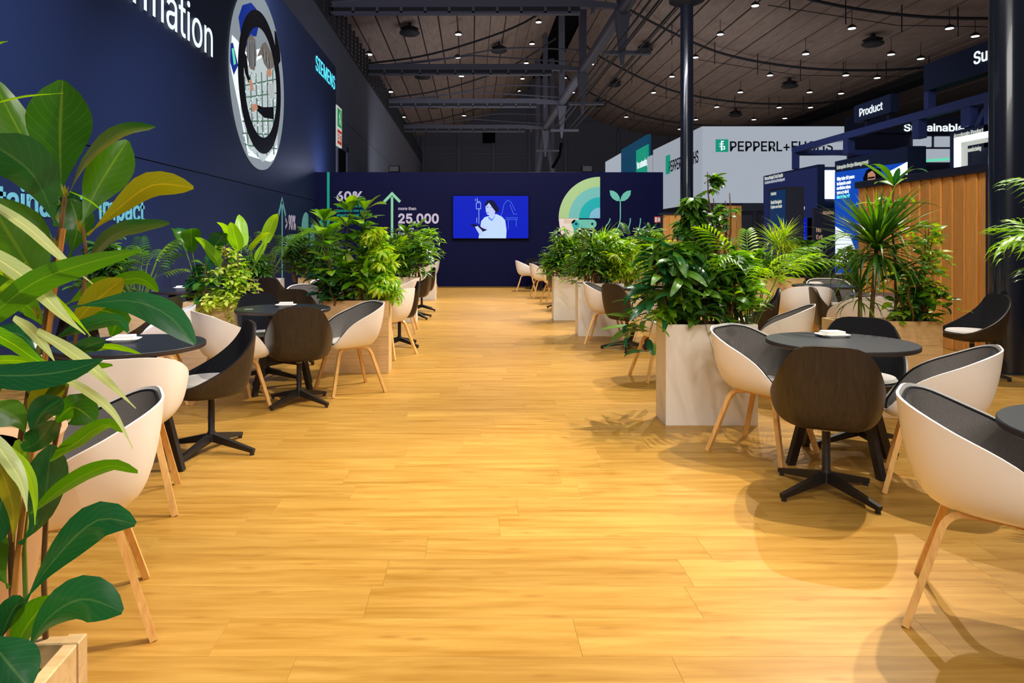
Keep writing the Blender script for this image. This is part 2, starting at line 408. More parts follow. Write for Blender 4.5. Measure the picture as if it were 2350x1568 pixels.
# ------------------------------------------------------------------ floor
XL, YB = -4.46, 19.8                                        # left graphic wall, back graphic wall
hall = MB().box((-12, -3, -.10), (72, 86, -.035)).build('floor', mat('hall_floor', (60, 60, 64), .7, .3), None); tag(hall, kind='structure')
deck = MB().box((XL, -2.5, -.035), (9.4, YB, -.0125)).build('floor', mat('deck_core', (150, 106, 50), .7), None); tag(deck, kind='structure')
PW, PL = .2285, 1.22
pm = {}
def plank_mesh(L):
    k = round(L, 2)
    if k not in pm:
        pm[k] = MB().bbox((.0003, .0003, -.0122), (k-.0003, PW-.0003, 0), .0004).mesh('plank', M['plankw'])
    return pm[k]
Y0 = 2.04
rng = random.Random(3)
offs = [0.0, .64, .42, .86, .2, 1.05, .53]
nparts = 0
far = MB(); row = 0; y = Y0 - 8*PW
while y < YB - .01:
    off = .16 - 6*PL + (offs[(row*2) % 7] + .07*((row*5) % 3))
    x = off
    vis0, vis1 = -.72*(y+PW) - .1, .83*(y+PW) + .1
    while x < 9.4:
        a, b = max(x, XL), min(x+PL, 9.4)
        if b - a > .03:
            if Y0-.01 <= y < 9.2 and b > vis0 and a < vis1 and nparts < 290 and not (a > 5.6):
                link('plank', plank_mesh(b-a), deck, (a, y, 0)); nparts += 1
            else:
                yy = min(y+PW, YB)
                far.bbox((a+.0003, y+.0003, -.0122), (b-.0003, yy-.0003, 0), .0004)
        x += PL
    y += PW; row += 1
tag(far.build('plank_field', M['plankw'], deck), kind='stuff')

# ------------------------------------------------------------------ graphic walls of the stand
seam_z = 2.44; top_z = 6.98
lw = empty('wall_left', (XL, 0, 0), kind='structure')
for (z0, z1) in ((0, seam_z-.006), (seam_z+.006, top_z)):
    MB().bbox((-.25, -2.5, z0), (0, 22.85, z1), .004).build('panel', M['navy'], lw)
MB().box((-.24, -2.5, seam_z-.007), (-.012, 22.8, seam_z+.007)).build('joint', M['black'], lw)
def LW(px, py):                                             # photo pixel -> (y, z) on the left wall
    Y = F*(-XL)/(CX-px); return Y, H+(CY-py)*Y/F
# big headline, only its end is in the picture
t = tag(text('wall_lettering', 'Transformation', .60, (XL+.03, 4.0, 0), '+x', E['pwhite'], None, -.0, 'LEFT', ext=.003),
        'white glowing headline lettering high on the dark blue wall', 'lettering')
co_ = [v.co.x for v in t.data.vertices]
Ye, _ = LW(484, 0)
w_end = max(co_)
zn = LW(483, 131)[1]
t.matrix_local = Matrix.Translation((XL+.03, Ye-w_end, zn)) @ FACE['+x']
t = tag(text('wall_lettering', 'Sustainability impact', .27, (XL+.006, 0, 0), '+x', P['seafoam'], None, .016, 'LEFT', ext=.003),
        'pale teal lettering ending in impact, low on the blue wall behind the leaves', 'lettering')
Ye, zz = LW(331, 508); t.matrix_local = Matrix.Translation((XL+.006, Ye-max(v.co.x for v in t.data.vertices), zz)) @ FACE['+x']
# company lettering at the far end
Ya, _ = LW(724, 0); Yb, _ = LW(768, 0)
_, za = LW(724, 158)
tag(text('company_sign', 'SIEMENS', .42, (XL+.01, Ya, 6.19), '+x', E['cyan'], None, .0, 'LEFT', width=Yb-Ya, ext=.004),
    'glowing cyan company lettering at the far top of the blue wall', 'sign')
# arrow and figures near the corner
ar = empty('wall_arrow', (XL, 0, 0), 0, 'thin green upward arrow on the blue wall beside the figure 90%', 'arrow')
Yr, zr = LW(647, 452)
ar.location = (XL, Yr, zr)
flat('shaft', rect(-.05, -1.9, .05, -.1), P['seafoam'], (.004, 0, 0), '+x', ar)
for s in (-1, 1):
    flat('barb', [(0, .0), (s*.34, -.40), (s*.27, -.47), (0, -.16)], P['seafoam'], (.004, 0, 0), '+x', ar)
Yr, zr = LW(655, 526)
tag(text('wall_lettering', '> 90%', .34, (XL+.005, Yr, zr), '+x', P['lilac'], None, .015, width=LW(678, 0)[0]-Yr),
    'lilac figure reading 90 percent on the blue wall by the corner', 'lettering')
Yr, zr = LW(656, 552)
tag(text('wall_lettering', 'Renewable\nelectricity\nused', .11, (XL+.005, Yr, zr), '+x', P['seafoam'], None, .01),
    'small pale lines of lettering under the figure 90 percent', 'lettering')
sp = empty('wall_sprout', (XL+.004, LW(702, 0)[0], LW(702, 560)[1]), 0, 'pale turquoise leaf shapes printed on the blue wall beside the corner', 'wall graphic')
flat('leaf_shape', arc(0, .35, .5, 60, 180, 10, .5) + arc(-.1, .4, .4, 200, 330, 8, .5), P['aqua'], (0, 0, 0), '+x', sp)
flat('leaf_shape', arc(.8, .15, .35, 60, 180, 10, .4) + arc(.75, .2, .3, 200, 330, 8, .4), P['aqua'], (0, 0, 0), '+x', sp)

# round projected picture on the wall
RC = 1.84; rc = (XL+.012, 14.58, 4.645)
pic = empty('round_wall_picture', rc, 0, 'large round lit picture of people bent over a town model, crossed by a dark ring', 'picture')
def PW_(px, py): Y, z = LW(px, py); return (Y-rc[1], z-rc[2])
flat('disc', arc(0, 0, RC, 0, 360, 72), E['pgrey'], (0, 0, 0), '+x', pic, .02)
def inside(pts, rr=RC*.985):
    out = []
    for x, y in pts:
        d = math.hypot(x, y)
        out.append((x, y) if d < rr else (x*rr/d, y*rr/d))
    return out
def poly_px(name, pts, m, off, dense=True):
    q = [PW_(*p) for p in pts]; d = []
    for i in range(len(q)):
        a, b = q[i], q[(i+1) % len(q)]
        for k in range(6): d.append((a[0]+(b[0]-a[0])*k/6, a[1]+(b[1]-a[1])*k/6))
    flat(name, inside(d), m, (0, 0, 0), '+x', pic, .002, .02+off)
rr_c = [E['pgrey'], E['phair'], E['pblack']]
poly_px('table', [(528, 80), (540, 92), (560, 120), (600, 110), (640, 200), (623, 372), (640, 378), (566, 358), (545, 250), (524, 150)], E['pwhite'], .001)
poly_px('tabletop_model', [(550, 165), (566, 150), (600, 130), (632, 170), (634, 330), (600, 372), (566, 340), (548, 250)], E['pmid'], .0012)
for k in range(6): poly_px('street', [(556+k*13, 175-k*3), (558.2+k*13, 175-k*3), (566+k*12, 330+k*5), (563.5+k*12, 330+k*5)], E['pgreen'], .0026)
for k in range(6): poly_px('street', [(552, 196+k*27), (632, 180+k*32), (632, 183+k*32), (552, 199+k*27)], E['pgreen'], .0027)
poly_px('sleeve', [(543, 40), (552, 12), (572, 6), (584, 20), (588, 62), (570, 60), (556, 100), (548, 76)], E['pblue'], .003)
poly_px('sleeve', [(562, 64), (576, 54), (590, 58), (584, 84), (570, 82), (560, 110)], E['pblue'], .003)
poly_px('hair', [(563, 90), (572, 78), (582, 92), (585, 128), (580, 162), (570, 158), (562, 130)], E['phair'], .004)
poly_px('sleeve', [(586, 130), (598, 100), (606, 96), (622, 128), (626, 150), (614, 165), (602, 146), (596, 126)], E['phair'], .004)
poly_px('hand', [(609, 160), (618, 158), (620, 172), (614, 178), (608, 170)], E['pskin'], .0045)
poly_px('jacket', [(626, 70), (632, 74), (638, 100), (640, 140), (634, 150), (628, 110)], E['pblack'], .004)
for k in range(14):
    a0 = 566+k*1.2
    poly_px('hair_strand', [(a0, 92+(k % 3)*5), (a0+.8, 92), (a0+1.2+(k % 4)*.5, 150), (a0+.4, 154)], rr_c[k % 3], .0044)
for k in range(9):
    a0 = 596+k*2.4
    poly_px('sleeve_fold', [(a0, 104+k*4), (a0+.8, 104+k*4), (a0+3, 126+k*4), (a0+2, 128+k*4)], rr_c[(k+1) % 3], .0044)
poly_px('hair', [(612, 188), (620, 186), (626, 200), (626, 222), (619, 234), (612, 214)], E['pwhair'], .0045)
for k in range(6): poly_px('hair_strand', [(613.5+k*2, 192), (614.3+k*2, 192), (614.5+k*2, 226), (613.8+k*2, 226)], E['pgrey'], .005)
poly_px('sleeve', [(556, 118), (562, 130), (566, 170), (572, 186), (566, 190), (558, 168), (553, 140)], E['pblack'], .0042)
poly_px('sleeve', [(584, 240), (600, 246), (624, 246), (624, 274), (602, 270), (586, 254)], E['pblack'], .004)
poly_px('hand', [(572, 240), (585, 238), (588, 250), (576, 258)], E['pskin'], .0045)
poly_px('hand', [(566, 184), (572, 182), (578, 206), (572, 210)], E['pskin'], .0045)
poly_px('notebook', [(523, 100), (530, 98), (542, 150), (532, 172), (523, 140)], E['pblue'], .003)
poly_px('phone', [(527, 112), (532, 110), (537, 146), (532, 150)], E['mint'], .0035)
rr = random.Random(5)
for k in range(150):
    px = rr.uniform(553, 628); py = rr.uniform(150 + (628-px)*.2, 355)
    if 586 < px < 628 and py < 186: continue
    s = rr.uniform(1.0, 2.4)
    poly_px('model_block', [(px, py), (px+s, py+s*.3), (px+s, py+s*2.4), (px, py+s*2.1)], rr.choice([E['pwhite'], E['pwhite'], E['pgrey'], E['pgreen']]), .0032)
# dark ring: 270 degree band
ri, ro = RC*.615, RC*.80
cxr, cyr = .06, -.02
flat('dark_ring', [(cxr+x, cyr+y) for x, y in arc(0, 0, ro, 0, 360, 64)] + [(cxr+x, cyr+y) for x, y in arc(0, 0, ri, 360, 0, 64)], E['pblack'], (0, 0, 0), '+x', pic, .004, .027)

# ------------------------------------------------------------------ back graphic wall
bw = MB().bbox((XL, YB, 0), (5.43, YB+.22, 3.25), .005).build('wall_back', M['navy2'], None); tag(bw, kind='structure')
def BW(px, py): p = PX(px, py, YB); return (p.x, p.z)
bY = YB - .005
def bflat(name, pts, m, parent=None, off=0.0, base=(0, 0)):
    return flat(name, [(x-base[0], z-base[1]) for x, z in pts], m, (0, 0, 0) if parent else (base[0], bY, base[1]), 'back', parent, .003, off)
def bgroup(name, px, py, label, cat):
    x, z = BW(px, py); return empty(name, (x, bY, z), 0, label, cat), (x, z)
g, b0 = bgroup('wall_arrow', 753, 395, 'long teal downward arrow hanging from the top of the back wall', 'arrow')
bflat('shaft', [BW(750.5, 395.5), BW(756.5, 395.5), BW(756.5, 526), BW(750.5, 526)], P['teal'], g, 0, b0)
for s in (-1, 1):
    bflat('barb', [BW(753.5+s*2, 528), BW(753.5, 534), BW(753.5-0, 534), BW(753.5+s*21, 510), BW(753.5+s*17, 504)], P['teal'], g, .001, b0)
g, b0 = bgroup('wall_arrow', 900, 440, 'pale green upward arrow on the back wall beside the figure 25,000', 'arrow')
bflat('shaft', [BW(897, 452), BW(902.5, 452), BW(902.5, 600), BW(897, 600)], P['mint'], g, 0, b0)
for s in (-1, 1):
    bflat('barb', [BW(899.8, 440), BW(899.8+s*20.5, 461), BW(899.8+s*16.5, 466), BW(899.8, 449)], P['mint'], g, .001, b0)
def btext(txt, px, py, hpx, wpx, m, label, bold=.02):
    x, z = BW(px, py)
    s = YB/F
    tag(text('wall_lettering', txt, hpx*s, (x, bY, z), 'back', m, None, bold, 'LEFT', width=wpx*s), label, 'lettering')
btext('60%', 772, 460.5, 20, 61, P['lilac'], 'large lilac sixty percent figure, left on the back wall', .03)
btext('CO₂ reduction in own\noperations one year\nahead of target', 773, 476, 6.2, 72, P['teal'], 'small teal lines of lettering under the sixty percent figure')
btext('more than', 914, 482, 6.4, 41, P['lilac'], 'small pale words more than, above the figure 25,000')
btext('25,000', 914, 512, 20.5, 93, P['lilac'], 'large lilac twenty-five thousand figure on the back wall', .03)
btext('Siemens\nEcotech and', 914, 528, 6.4, 52, P['txt'], 'small pale lines of lettering under the figure 25,000')
# quarter-circle graphic
g, b0 = bgroup('quarter_circle_graphic', 1377, 501, 'green and turquoise quarter rainbow printed on the back wall', 'wall graphic')
cpx = (1377, 501)
def ring_px(r0, r1, m, off):
    pts = [BW(cpx[0]-r1*math.cos(a*PI/48), cpx[1]-r1*math.sin(a*PI/48)) for a in range(25)]
    pts += [BW(cpx[0]-r0*math.cos(a*PI/48), cpx[1]-r0*math.sin(a*PI/48)) for a in range(24, -1, -1)] if r0 else [BW(*cpx)]
    bflat('band', pts, m, g, off, b0)
ring_px(72, 95, P['lime'], 0); ring_px(48, 72, P['aqua'], 0); ring_px(24.5, 48, P['tq'], 0); ring_px(0, 24.5, P['sky'], 0)
bflat('cream_block', [BW(1282, 501.5), BW(1328, 501.5), BW(1328, 540), BW(1296, 548), BW(1286, 534)], P['cream'], g, 0, b0)
bflat('beige_block', [BW(1294, 503), BW(1320, 503), BW(1320, 513), BW(1294, 513)], P['beige'], g, .002, b0)
cap = [BW(1321+10*math.cos(math.radians(a)), 514-10*math.sin(math.radians(a))) for a in range(90, 271, 18)] + [BW(1359+10*math.cos(math.radians(a)), 514-10*math.sin(math.radians(a))) for a in range(-90, 91, 18)]
bflat('robot_body', cap, P['aqua2'], g, .002, b0)
bflat('robot_arm', [BW(1314, 514), BW(1322, 506), BW(1330, 514), BW(1326, 534), BW(1318, 534)], P['tq'], g, .003, b0)
for ex, r_ in ((1322, 2.8), (1359, 2.8)):
    bflat('eye', [BW(ex+r_*math.cos(a*PI/8), 514+r_*math.sin(a*PI/8)) for a in range(16)], P['blackp'], g, .006, b0)
# sprout graphic
g, b0 = bgroup('sprout_graphic', 1423, 460, 'mint green sprout with two leaves and roots printed on the back wall', 'wall graphic')
def bline(pts, wpx, m):
    P2 = [Vector(p) for p in pts]; L_, R_ = [], []
    for i, p in enumerate(P2):
        t_ = (P2[min(i+1, len(P2)-1)] - P2[max(i-1, 0)]).normalized(); n_ = Vector((-t_.y, t_.x))*wpx/2
        L_.append(BW(*(p+n_))); R_.append(BW(*(p-n_)))
    bflat('stem_line', L_ + R_[::-1], m, g, 0, b0)
for s in (-1, 1):
    tip = (1423.5+s*24.5, 437)
    out = [(1423.5, 461.5), (1423.5+s*9, 461.5), (1423.5+s*17.5, 456), (1423.5+s*23, 448), tip, (1423.5+s*15, 438.5), (1423.5+s*7, 444), (1423.5+s*2, 452)]
    bflat('leaf_shape', [BW(*q) for q in out], P['aqua2'], g, .001, b0)
bline([(1423.5, 461), (1423.5, 500), (1422, 512), (1418, 522), (1412, 532), (1404, 540)], 2.4, P['aqua2'])
bline([(1400, 501), (1399, 507), (1395, 514), (1390, 520)], 2.2, P['aqua'])
bline([(1446.5, 501), (1446, 510), (1444, 518), (1441, 528)], 2.2, P['aqua'])
bline([(1470, 501), (1469.5, 510), (1467, 522), (1464, 534)], 2.2, P['aqua'])
# screen with the picture
x0, z0 = BW(1038, 549); x1, z1 = BW(1214, 448)
tv = empty('wall_screen', (x0, YB-.09, z0), 0, 'wide blue wall screen showing a woman holding a tablet', 'screen')
W_, H_ = x1-x0, z1-z0
MB().bbox((0, 0, 0), (W_, .085, H_), .01).build('casing', M['black'], tv)
def TV(px, py): x, z = BW(px, py); return (x-x0, z-z0)
def tvp(name, pts, m, off): flat(name, [TV(*p) for p in pts], m, (0, -.001, 0), 'back', tv, .002, off)
tvp('display', [(1040, 547), (1212, 547), (1212, 450), (1040, 450)], E['screen'], 0)
tvp('shirt', [(1098, 547), (1101, 530), (1104, 508), (1112, 499), (1122, 496), (1128, 491), (1140, 492), (1152, 498), (1159, 506), (1162, 528), (1161, 547)], E['shirt'], .002)
tvp('hair', [(1112, 470), (1118, 461), (1127, 459), (1135, 463), (1140, 472), (1144, 478), (1145, 486), (1138, 488), (1132, 480), (1122, 466), (1115, 474)], E['hair'], .004)
tvp('face', [(1114, 474), (1120, 466), (1128, 466), (1137, 474), (1137, 484), (1134, 494), (1128, 499), (1124, 495), (1118, 493), (1115, 486)], E['skin'], .003)
tvp('lips', [(1117, 487.5), (1121, 487), (1121, 489), (1117, 489.5)], E['line'], .005)
tvp('brow', [(1116, 476), (1121, 475), (1121, 476), (1116, 477)], E['hair'], .005)
tvp('brow', [(1126, 476), (1132, 475), (1132, 476), (1126, 477)], E['hair'], .005)
tvp('collar', [(1121, 497), (1129, 504), (1138, 492), (1134, 500), (1129, 508), (1121, 502)], E['line'], .004)
tvp('tablet', [(1079, 516), (1090, 514), (1118, 528), (1108, 532)], E['hair'], .005)
tvp('hand', [(1090, 521), (1096, 519), (1106, 529), (1110, 540), (1102, 541), (1095, 530)], E['skin'], .006)
tvp('hand', [(1104, 517), (1114, 520), (1120, 525), (1112, 526), (1104, 522)], E['skin'], .006)
for (a, b) in (((1095, 455), (1095, 464)), ((1099, 478), (1099, 514)), ((1091, 457), (1091, 462)), ((1094, 500), (1094, 512)),
               ((1093, 466), (1093, 480)), ((1103, 466), (1103, 480)), ((1093, 466), (1103, 466)), ((1093, 480), (1103, 480)), ((1095, 463), (1102, 463)),
               ((1152, 490), (1156, 470)), ((1156, 470), (1164, 460)), ((1164, 460), (1172, 464)), ((1172, 464), (1182, 484)), ((1150, 490), (1150, 496)),
               ((1170, 470), (1178, 492)), ((1178, 492), (1186, 492)), ((1160, 500), (1188, 500)), ((1160, 504), (1188, 504)), ((1166, 504), (1166, 526)), ((1184, 504), (1184, 520))):
    d = Vector((b[0]-a[0], b[1]-a[1])); n_ = Vector((-d.y, d.x)).normalized()*.45
    tvp('drawn_line', [(a[0]+n_.x, a[1]+n_.y), (b[0]+n_.x, b[1]+n_.y), (b[0]-n_.x, b[1]-n_.y), (a[0]-n_.x, a[1]-n_.y)], E['shirt'] if a[0] < 1110 else E['line'], .003)
# small black loudspeakers standing on top of the back wall
for px, lab in ((904, 'left small black loudspeaker on top of the back wall'), (1348, 'right small black loudspeaker on top of the back wall')):
    x, _ = BW(px, 390)
    s_ = empty('loudspeaker', (x, YB+.11, 3.25), 0, lab, 'loudspeaker', 'speakers on the back wall')
    MB().bbox((-.15, -.1, 0), (.15, .1, .19), .01).build('cabinet', M['black'], s_)
    MB().bbox((-.13, -.108, .02), (.13, -.1, .17), .004).build('grille', M['dsteel'], s_)

# ------------------------------------------------------------------ the exhibition hall behind
YE = 85.0
wl = empty('wall_left', (-6, 0, 0), kind='structure')       # concrete side wall of the hall
MB().box((-.5, 18, 0), (-.06, YE, 10.45)).build('wall_core', M['dsteel'], wl)
pmesh = {}
for r_, (a, b) in enumerate(((0, 3.2), (3.2, 6.9), (6.9, 10.5))):
    mm = MB().bbox((-.06, .012, a+.012), (0, 6.68, b-.012), .012).mesh('concrete_panel', M['concrete'])
    for k in range(10):
        link('concrete_panel', mm, wl, (0, 18+6.7*k, 0))
d1 = MB(); d1.box((-.01, 0, 0), (.10, .25, 5.7)).box((-.01, 2.45, 0), (.10, 2.7, 5.7)).box((-.01, 0, 5.45), (.10, 2.7, 5.7))
dr = empty('door_1', (-6, 30.6, 0), kind='structure'); d1.build('door_frame', M['steel'], dr)
MB().box((.0, .25, 0), (.03, 2.45, 5.45)).build('door_leaf', M['black'], dr)
# emergency sign
q = PX(772, 290, F*5.85/(CX-772)); q2 = PX(783, 290, F*5.85/(CX-783))
ex = empty('exit_sign', (-5.9, q.y, 5.4), 0, 'green and red emergency exit sign on the grey hall wall beside the tall blue wall', 'sign')
wv = q2.y-q.y; 
MB().bbox((0, 0, 0), (.08, wv, 1.75), .01).build('sign_box', E['signw'], ex)
flat('green_field', rect(.08, .85, wv-.08, 1.65), E['signgreen'], (.081, 0, 0), '+x', ex)
flat('running_figure', [(.5, .95), (.62, 1.15), (.8, .95), (.86, 1.0), (.70, 1.25), (.66, 1.45), (.74, 1.5), (.68, 1.6), (.6, 1.5), (.45, 1.35), (.42, 1.25), (.56, 1.25), (.45, 1.0)], E['signw'], (.086, 0, 0), '+x', ex)
flat('red_field', rect(.08, .1, wv-.08, .72), E['signred'], (.081, 0, 0), '+x', ex)
text('exit_word', 'EXIT', .34, (.086, .14, .24), '+x', E['signw'], ex, .01, width=wv-.28)
# end wall of the hall with girts and posts
we = empty('wall_end', (0, YE, 0), kind='structure')
MB().box((-12, .1, 0), (72, .5, 21.5)).build('wall_core', M['dsteel'], we)
zs = [0, 4.2, 8.0, 11.8, 15.6, 21.4]
xs = [-12, -6.0, -1.6, 2.6, 7.0, 11.4, 17.8, 24.2, 30.6, 37, 43.4, 50, 56, 62, 68]
for i in range(len(xs)-1):
    for j in range(len(zs)-1):
        MB().bbox((xs[i]+.05, 0, zs[j]+.08), (xs[i+1]-.05, .1, zs[j+1]-.08), .02).build('cladding_panel', M['hallgrey'], we)
for x in xs[1:]:
    MB().box((x-.16, -.25, 0), (x+.16, 0, 19.5 if x < 11 else 14.5)).build('post', M['steel'], we)
for z in zs[1:-1]:
    MB().box((-12, -.12, z-.13), (38, -.0, z+.05)).build('girt', M['steel'], we)
vb = MB(); vb.box((0, -.3, 0), (1.5, 0, 1.3))
o = vb.build('vent_box', M['black'], we, loc=(PX(1108, 0, YE).x, 0, 13.0))
# roof shells
def cr(pts, n):                                             # Catmull-Rom resample
    out = []; K = len(pts)
    for i in range(K-1):
        p0, p1, p2, p3 = (Vector(pts[max(i-1, 0)]), Vector(pts[i]), Vector(pts[i+1]), Vector(pts[min(i+2, K-1)]))
        for j in range(n):
            t_ = j/n
            out.append(.5*((2*p1)+(-p0+p2)*t_+(2*p0-5*p1+4*p2-p3)*t_*t_+(-p0+3*p1-3*p2+p3)*t_**3))
    out.append(Vector(pts[-1])); return out
def resample(c, step):
    L = [0]
    for i in range(1, len(c)): L.append(L[-1]+(c[i]-c[i-1]).length)
    n = max(1, round(L[-1]/step)); out = []; k = 0
    for i in range(n+1):
        s_ = L[-1]*i/n
        while k < len(L)-2 and L[k+1] < s_: k += 1
        out.append(c[k].lerp(c[k+1], (s_-L[k])/max(1e-9, L[k+1]-L[k])))
    return out
rl = cr([(-9, 13.3), (-6, 13.9), (-1.2, 15.2), (3.6, 17.2), (6.0, 18.9), (7.1, 20.1)], 8)
rr_ = cr([(9.6, 20.6), (10.8, 19.0), (12, 17.8), (14, 16.4), (16.8, 15.2), (20, 14.3), (23.4, 13.85), (28, 13.75), (32, 14.1), (36, 14.8)], 8)
ro_ = cr([(39, 15.4), (46, 15.0), (55, 15.8), (68, 18.6)], 8)
def shell(curve, y0, y1, step):
    e = empty('ceiling', (0, 0, 0), kind='structure')
    pts = resample(curve, step)
    bk = MB()
    for i in range(len(pts)-1):
        a, b = pts[i], pts[i+1]; d = (b-a).normalized(); n_ = Vector((-d.y, d.x))
        if n_.y < 0: n_ = -n_
        g_ = d*.04; up = n_*(.04 if i % 2 else 0)
        A, B = a+g_+up, b-g_+up
        vs = [(A.x, y0, A.y), (B.x, y0, B.y), (B.x, y1, B.y), (A.x, y1, A.y)]
        vs += [(x+n_.x*.1, y, z+n_.y*.1) for x, y, z in vs]
        MB().add(vs, [(0,3,2,1),(4,5,6,7),(0,1,5,4),(1,2,6,5),(2,3,7,6),(3,0,4,7)]).build('roof_panel', M['roofply'], e)
        A, B = a+n_*.18, b+n_*.18
        bk.add([(A.x, y0, A.y), (B.x, y0, B.y), (B.x, y1, B.y), (A.x, y1, A.y)], [(0, 1, 2, 3)])
    bk.build('roof_backing', M['dsteel'], e)
shell(rl, 24, YE, 1.15); shell(rr_, 24, YE, 1.15); shell(ro_, 30, YE, 2.4)
sk = MB().box((6.9, 24, 20.9), (9.8, YE, 21.1)).build('ceiling', M['black'], None); tag(sk, kind='structure')
def roof_z(x):
    c = rl if x < 7.5 else (rr_ if x < 36.5 else ro_)
    for i in range(len(c)-1):
        if c[i].x <= x <= c[i+1].x: return c[i].y + (c[i+1].y-c[i].y)*(x-c[i].x)/max(1e-6, c[i+1].x-c[i].x)
    return c[0].y if x < c[0].x else c[-1].y
bm = MB().box((35.9, 24, 14.2), (37.6, YE, 15.6)).build('eaves_beam', M['dsteel'], None)
tag(bm, 'long dark beam along the low edge of the right wooden roof', 'beam')
# catwalk railing over the hall wall
cw = empty('catwalk_railing', (-5.95, 0, 10.5), 0, 'dark steel catwalk railing along the top of the grey hall wall', 'railing')
MB().box((-1.4, 20, -.1), (0, YE-1, 0)).build('walkway', M['dsteel'], cw)
for k in range(6): MB().box((-.02, 20, .12+.2*k), (.02, YE-1, .17+.2*k)).build('rail', M['dsteel'], cw)
pmh = MB().box((-.05, -.05, 0), (.05, .05, 1.35)).mesh('post', M['dsteel'])
for k in range(56): link('post', pmh, cw, (0, 22+1.1*k, 0))
# cross beams, pendants, cables
jn = [(29.7, 11.25), (40.3, 11.15), (49.7, 11.05), (60.8, 11.0)]
names = ['nearest', 'second', 'third', 'farthest']
for (Yt, zt), nm in zip(jn, names):
    e = empty('roof_truss', (0, Yt, zt), 0, f'grey steel roof beam with slotted lower flange, {nm} of the four crossing the hall', 'roof beam', 'cross beams under the left roof')
    MB().box((-6.1, -.16, -.05), (4.6, .16, .28)).build('top_flange', M['steel'], e)
    MB().beam((4.6, 0, .11), (6.4, 0, .0), .32, .34, (0, 0, 1), .2, .18).build('tapered_end', M['steel'], e)
    MB().box((-6.1, -.05, -.22), (4.6, .05, -.05)).build('web', M['dsteel'], e)
    lf = MB()
    x = -6.0
    while x < 4.4: lf.box((x+.9, -.14, -.30), (x+1.02, .14, -.05)); x += 1.02
    lf.box((-6.1, -.14, -.34), (4.6, .14, -.24)); lf.build('slotted_flange', M['steel'], e)
    ca = cr([(-6, .35), (-3, .75), (0, 1.55), (3, 2.7), (6.0, 4.6)], 5)
    MB().tube([(p.x, 0, p.y) for p in ca], .06, 6).build('cable', M['dsteel'], e)
    ca = cr([(-6, .2), (-2, .6), (2, 1.3), (6.3, 1.2)], 5)
    MB().tube([(p.x, .3, p.y-.0) for p in ca], .045, 6).build('cable', M['steel'], e)
    MB().tube([(-6, -.2, .1), (0, -.2, .75), (6.3, -.2, .35)], .045, 6).build('cable', M['steel'], e)
    MB().beam((6.4, 0, -.25), (6.4, 0, -2.5), .62, .5, (0, 1, 0), .12, .12).build('pendant', M['steel'], e)
    MB().box((6.2, -.2, .2), (6.6, .2, 8.2)).build('mast', M['steel'], e)
    MB().box((5.6, -.12, -2.05), (7.6, .12, -1.9)).build('cross_arm', M['steel'], e)
pc = empty('ridge_pipe', (6.4, 0, 11.1), 0, 'thick grey steel pipe running lengthwise under the roof gap with cables beside it', 'pipe')
MB().tube([(0, 22, 0), (0, 62, 0)], .28, 14).build('pipe', M['steel'], pc, True)
for dx in (-.5, -.2, .55, .9): MB().tube([(dx, 22, -1.85), (dx, 50, -1.85)], .04, 6).build('cable', M['dsteel'], pc)
tr = empty('trestle_mast', (6.5, 62.5, 0), 0, 'splayed grey steel legs carrying the far end of the ridge pipe', 'mast')
for (a, b) in (((0, 0, 11.3), (-1.6, 0, 0)), ((.1, 0, 11.3), (2.0, 0, 0)), ((-.4, 2, 18), (-.4, 2, 0)), ((.9, 2, 18), (.9, 2, 0))):
    MB().tube([a, b], .26, 10).build('leg', M['steel'], tr)
MB().box((-1.3, -.1, 6.1), (2.2, .1, 6.25)).build('brace', M['steel'], tr)
MB().tube([(1.4, -1, 9.8), (1.2, -1, 8.6), (.6, -1, 7.6)], .14, 8).build('duct', M['black'], tr)
for k, Yr in enumerate((37.3, 48.8, 61.0, 73.0)):
    e = empty('roof_rib', (0, Yr, 0), 0, f'thin sagging steel rib under the right wooden roof, {["nearest","second","third","farthest"][k]} of four', 'roof rib', 'ribs under the right roof')
    rb = cr([(9.6, 18.6), (11.2, 17.3), (15.5, 15.1), (18.8, 14.0), (23.4, 13.3), (28, 13.15), (32, 13.4), (36, 14.2)], 5)
    MB().tube([(p.x, 0, p.y) for p in rb], .09, 6).build('rib_tube', M['dsteel'], e)
    MB().tube([(16, .4, 14.0), (23, .4, 12.9), (30, .4, 12.8), (36, .4, 13.5)], .025, 5).build('tie_rod', M['dsteel'], e)
    for x in range(11, 36, 3):
        zr = [p.y for p in rb if p.x <= x][-1]
        MB().box((x-.025, -.02, zr-1.0), (x+.025, .02, roof_z(x))).build('hanger', M['dsteel'], e)
# downlights: position from where they hang in the hall
dl = [(847,124),(1052,78),(896,210),(893,266) ,(1050,131),(1236,50),(1221,100),(1208,144),(1059,174),(1199,180),(1190,208),(926,268),(1065,265),(1046,10),
      (1733,12),(1955,64),(1653,78),(2179,64),(1849,123),(2045,124),(2113,134),(1596,131),(1767,172),(1941,172),(1542,175),(2013,178),(1699,211),(1858,211),
      (1500,212),(1930,214),(1645,245),(1788,246),(1860,246),(1437,268),(1597,274),(1730,274),(1801,271),(1560,296),(1300,178),(1315,212),(1358,147),(2238,82)]
lm = MB().lathe([(.02, .30), (.02, .22), (.20, .10), (.25, 0), (.25, -.03)], 14).mesh('lamp_housing', M['dsteel'], True)
ld = MB().lathe([(.20, -.045), (.20, -.032)], 14).mesh('lamp_disc', E['lamp'])
def nth(k):
    return f'{k}{"th" if 10 <= k % 100 <= 20 else {1: "st", 2: "nd", 3: "rd"}.get(k % 10, "th")}'
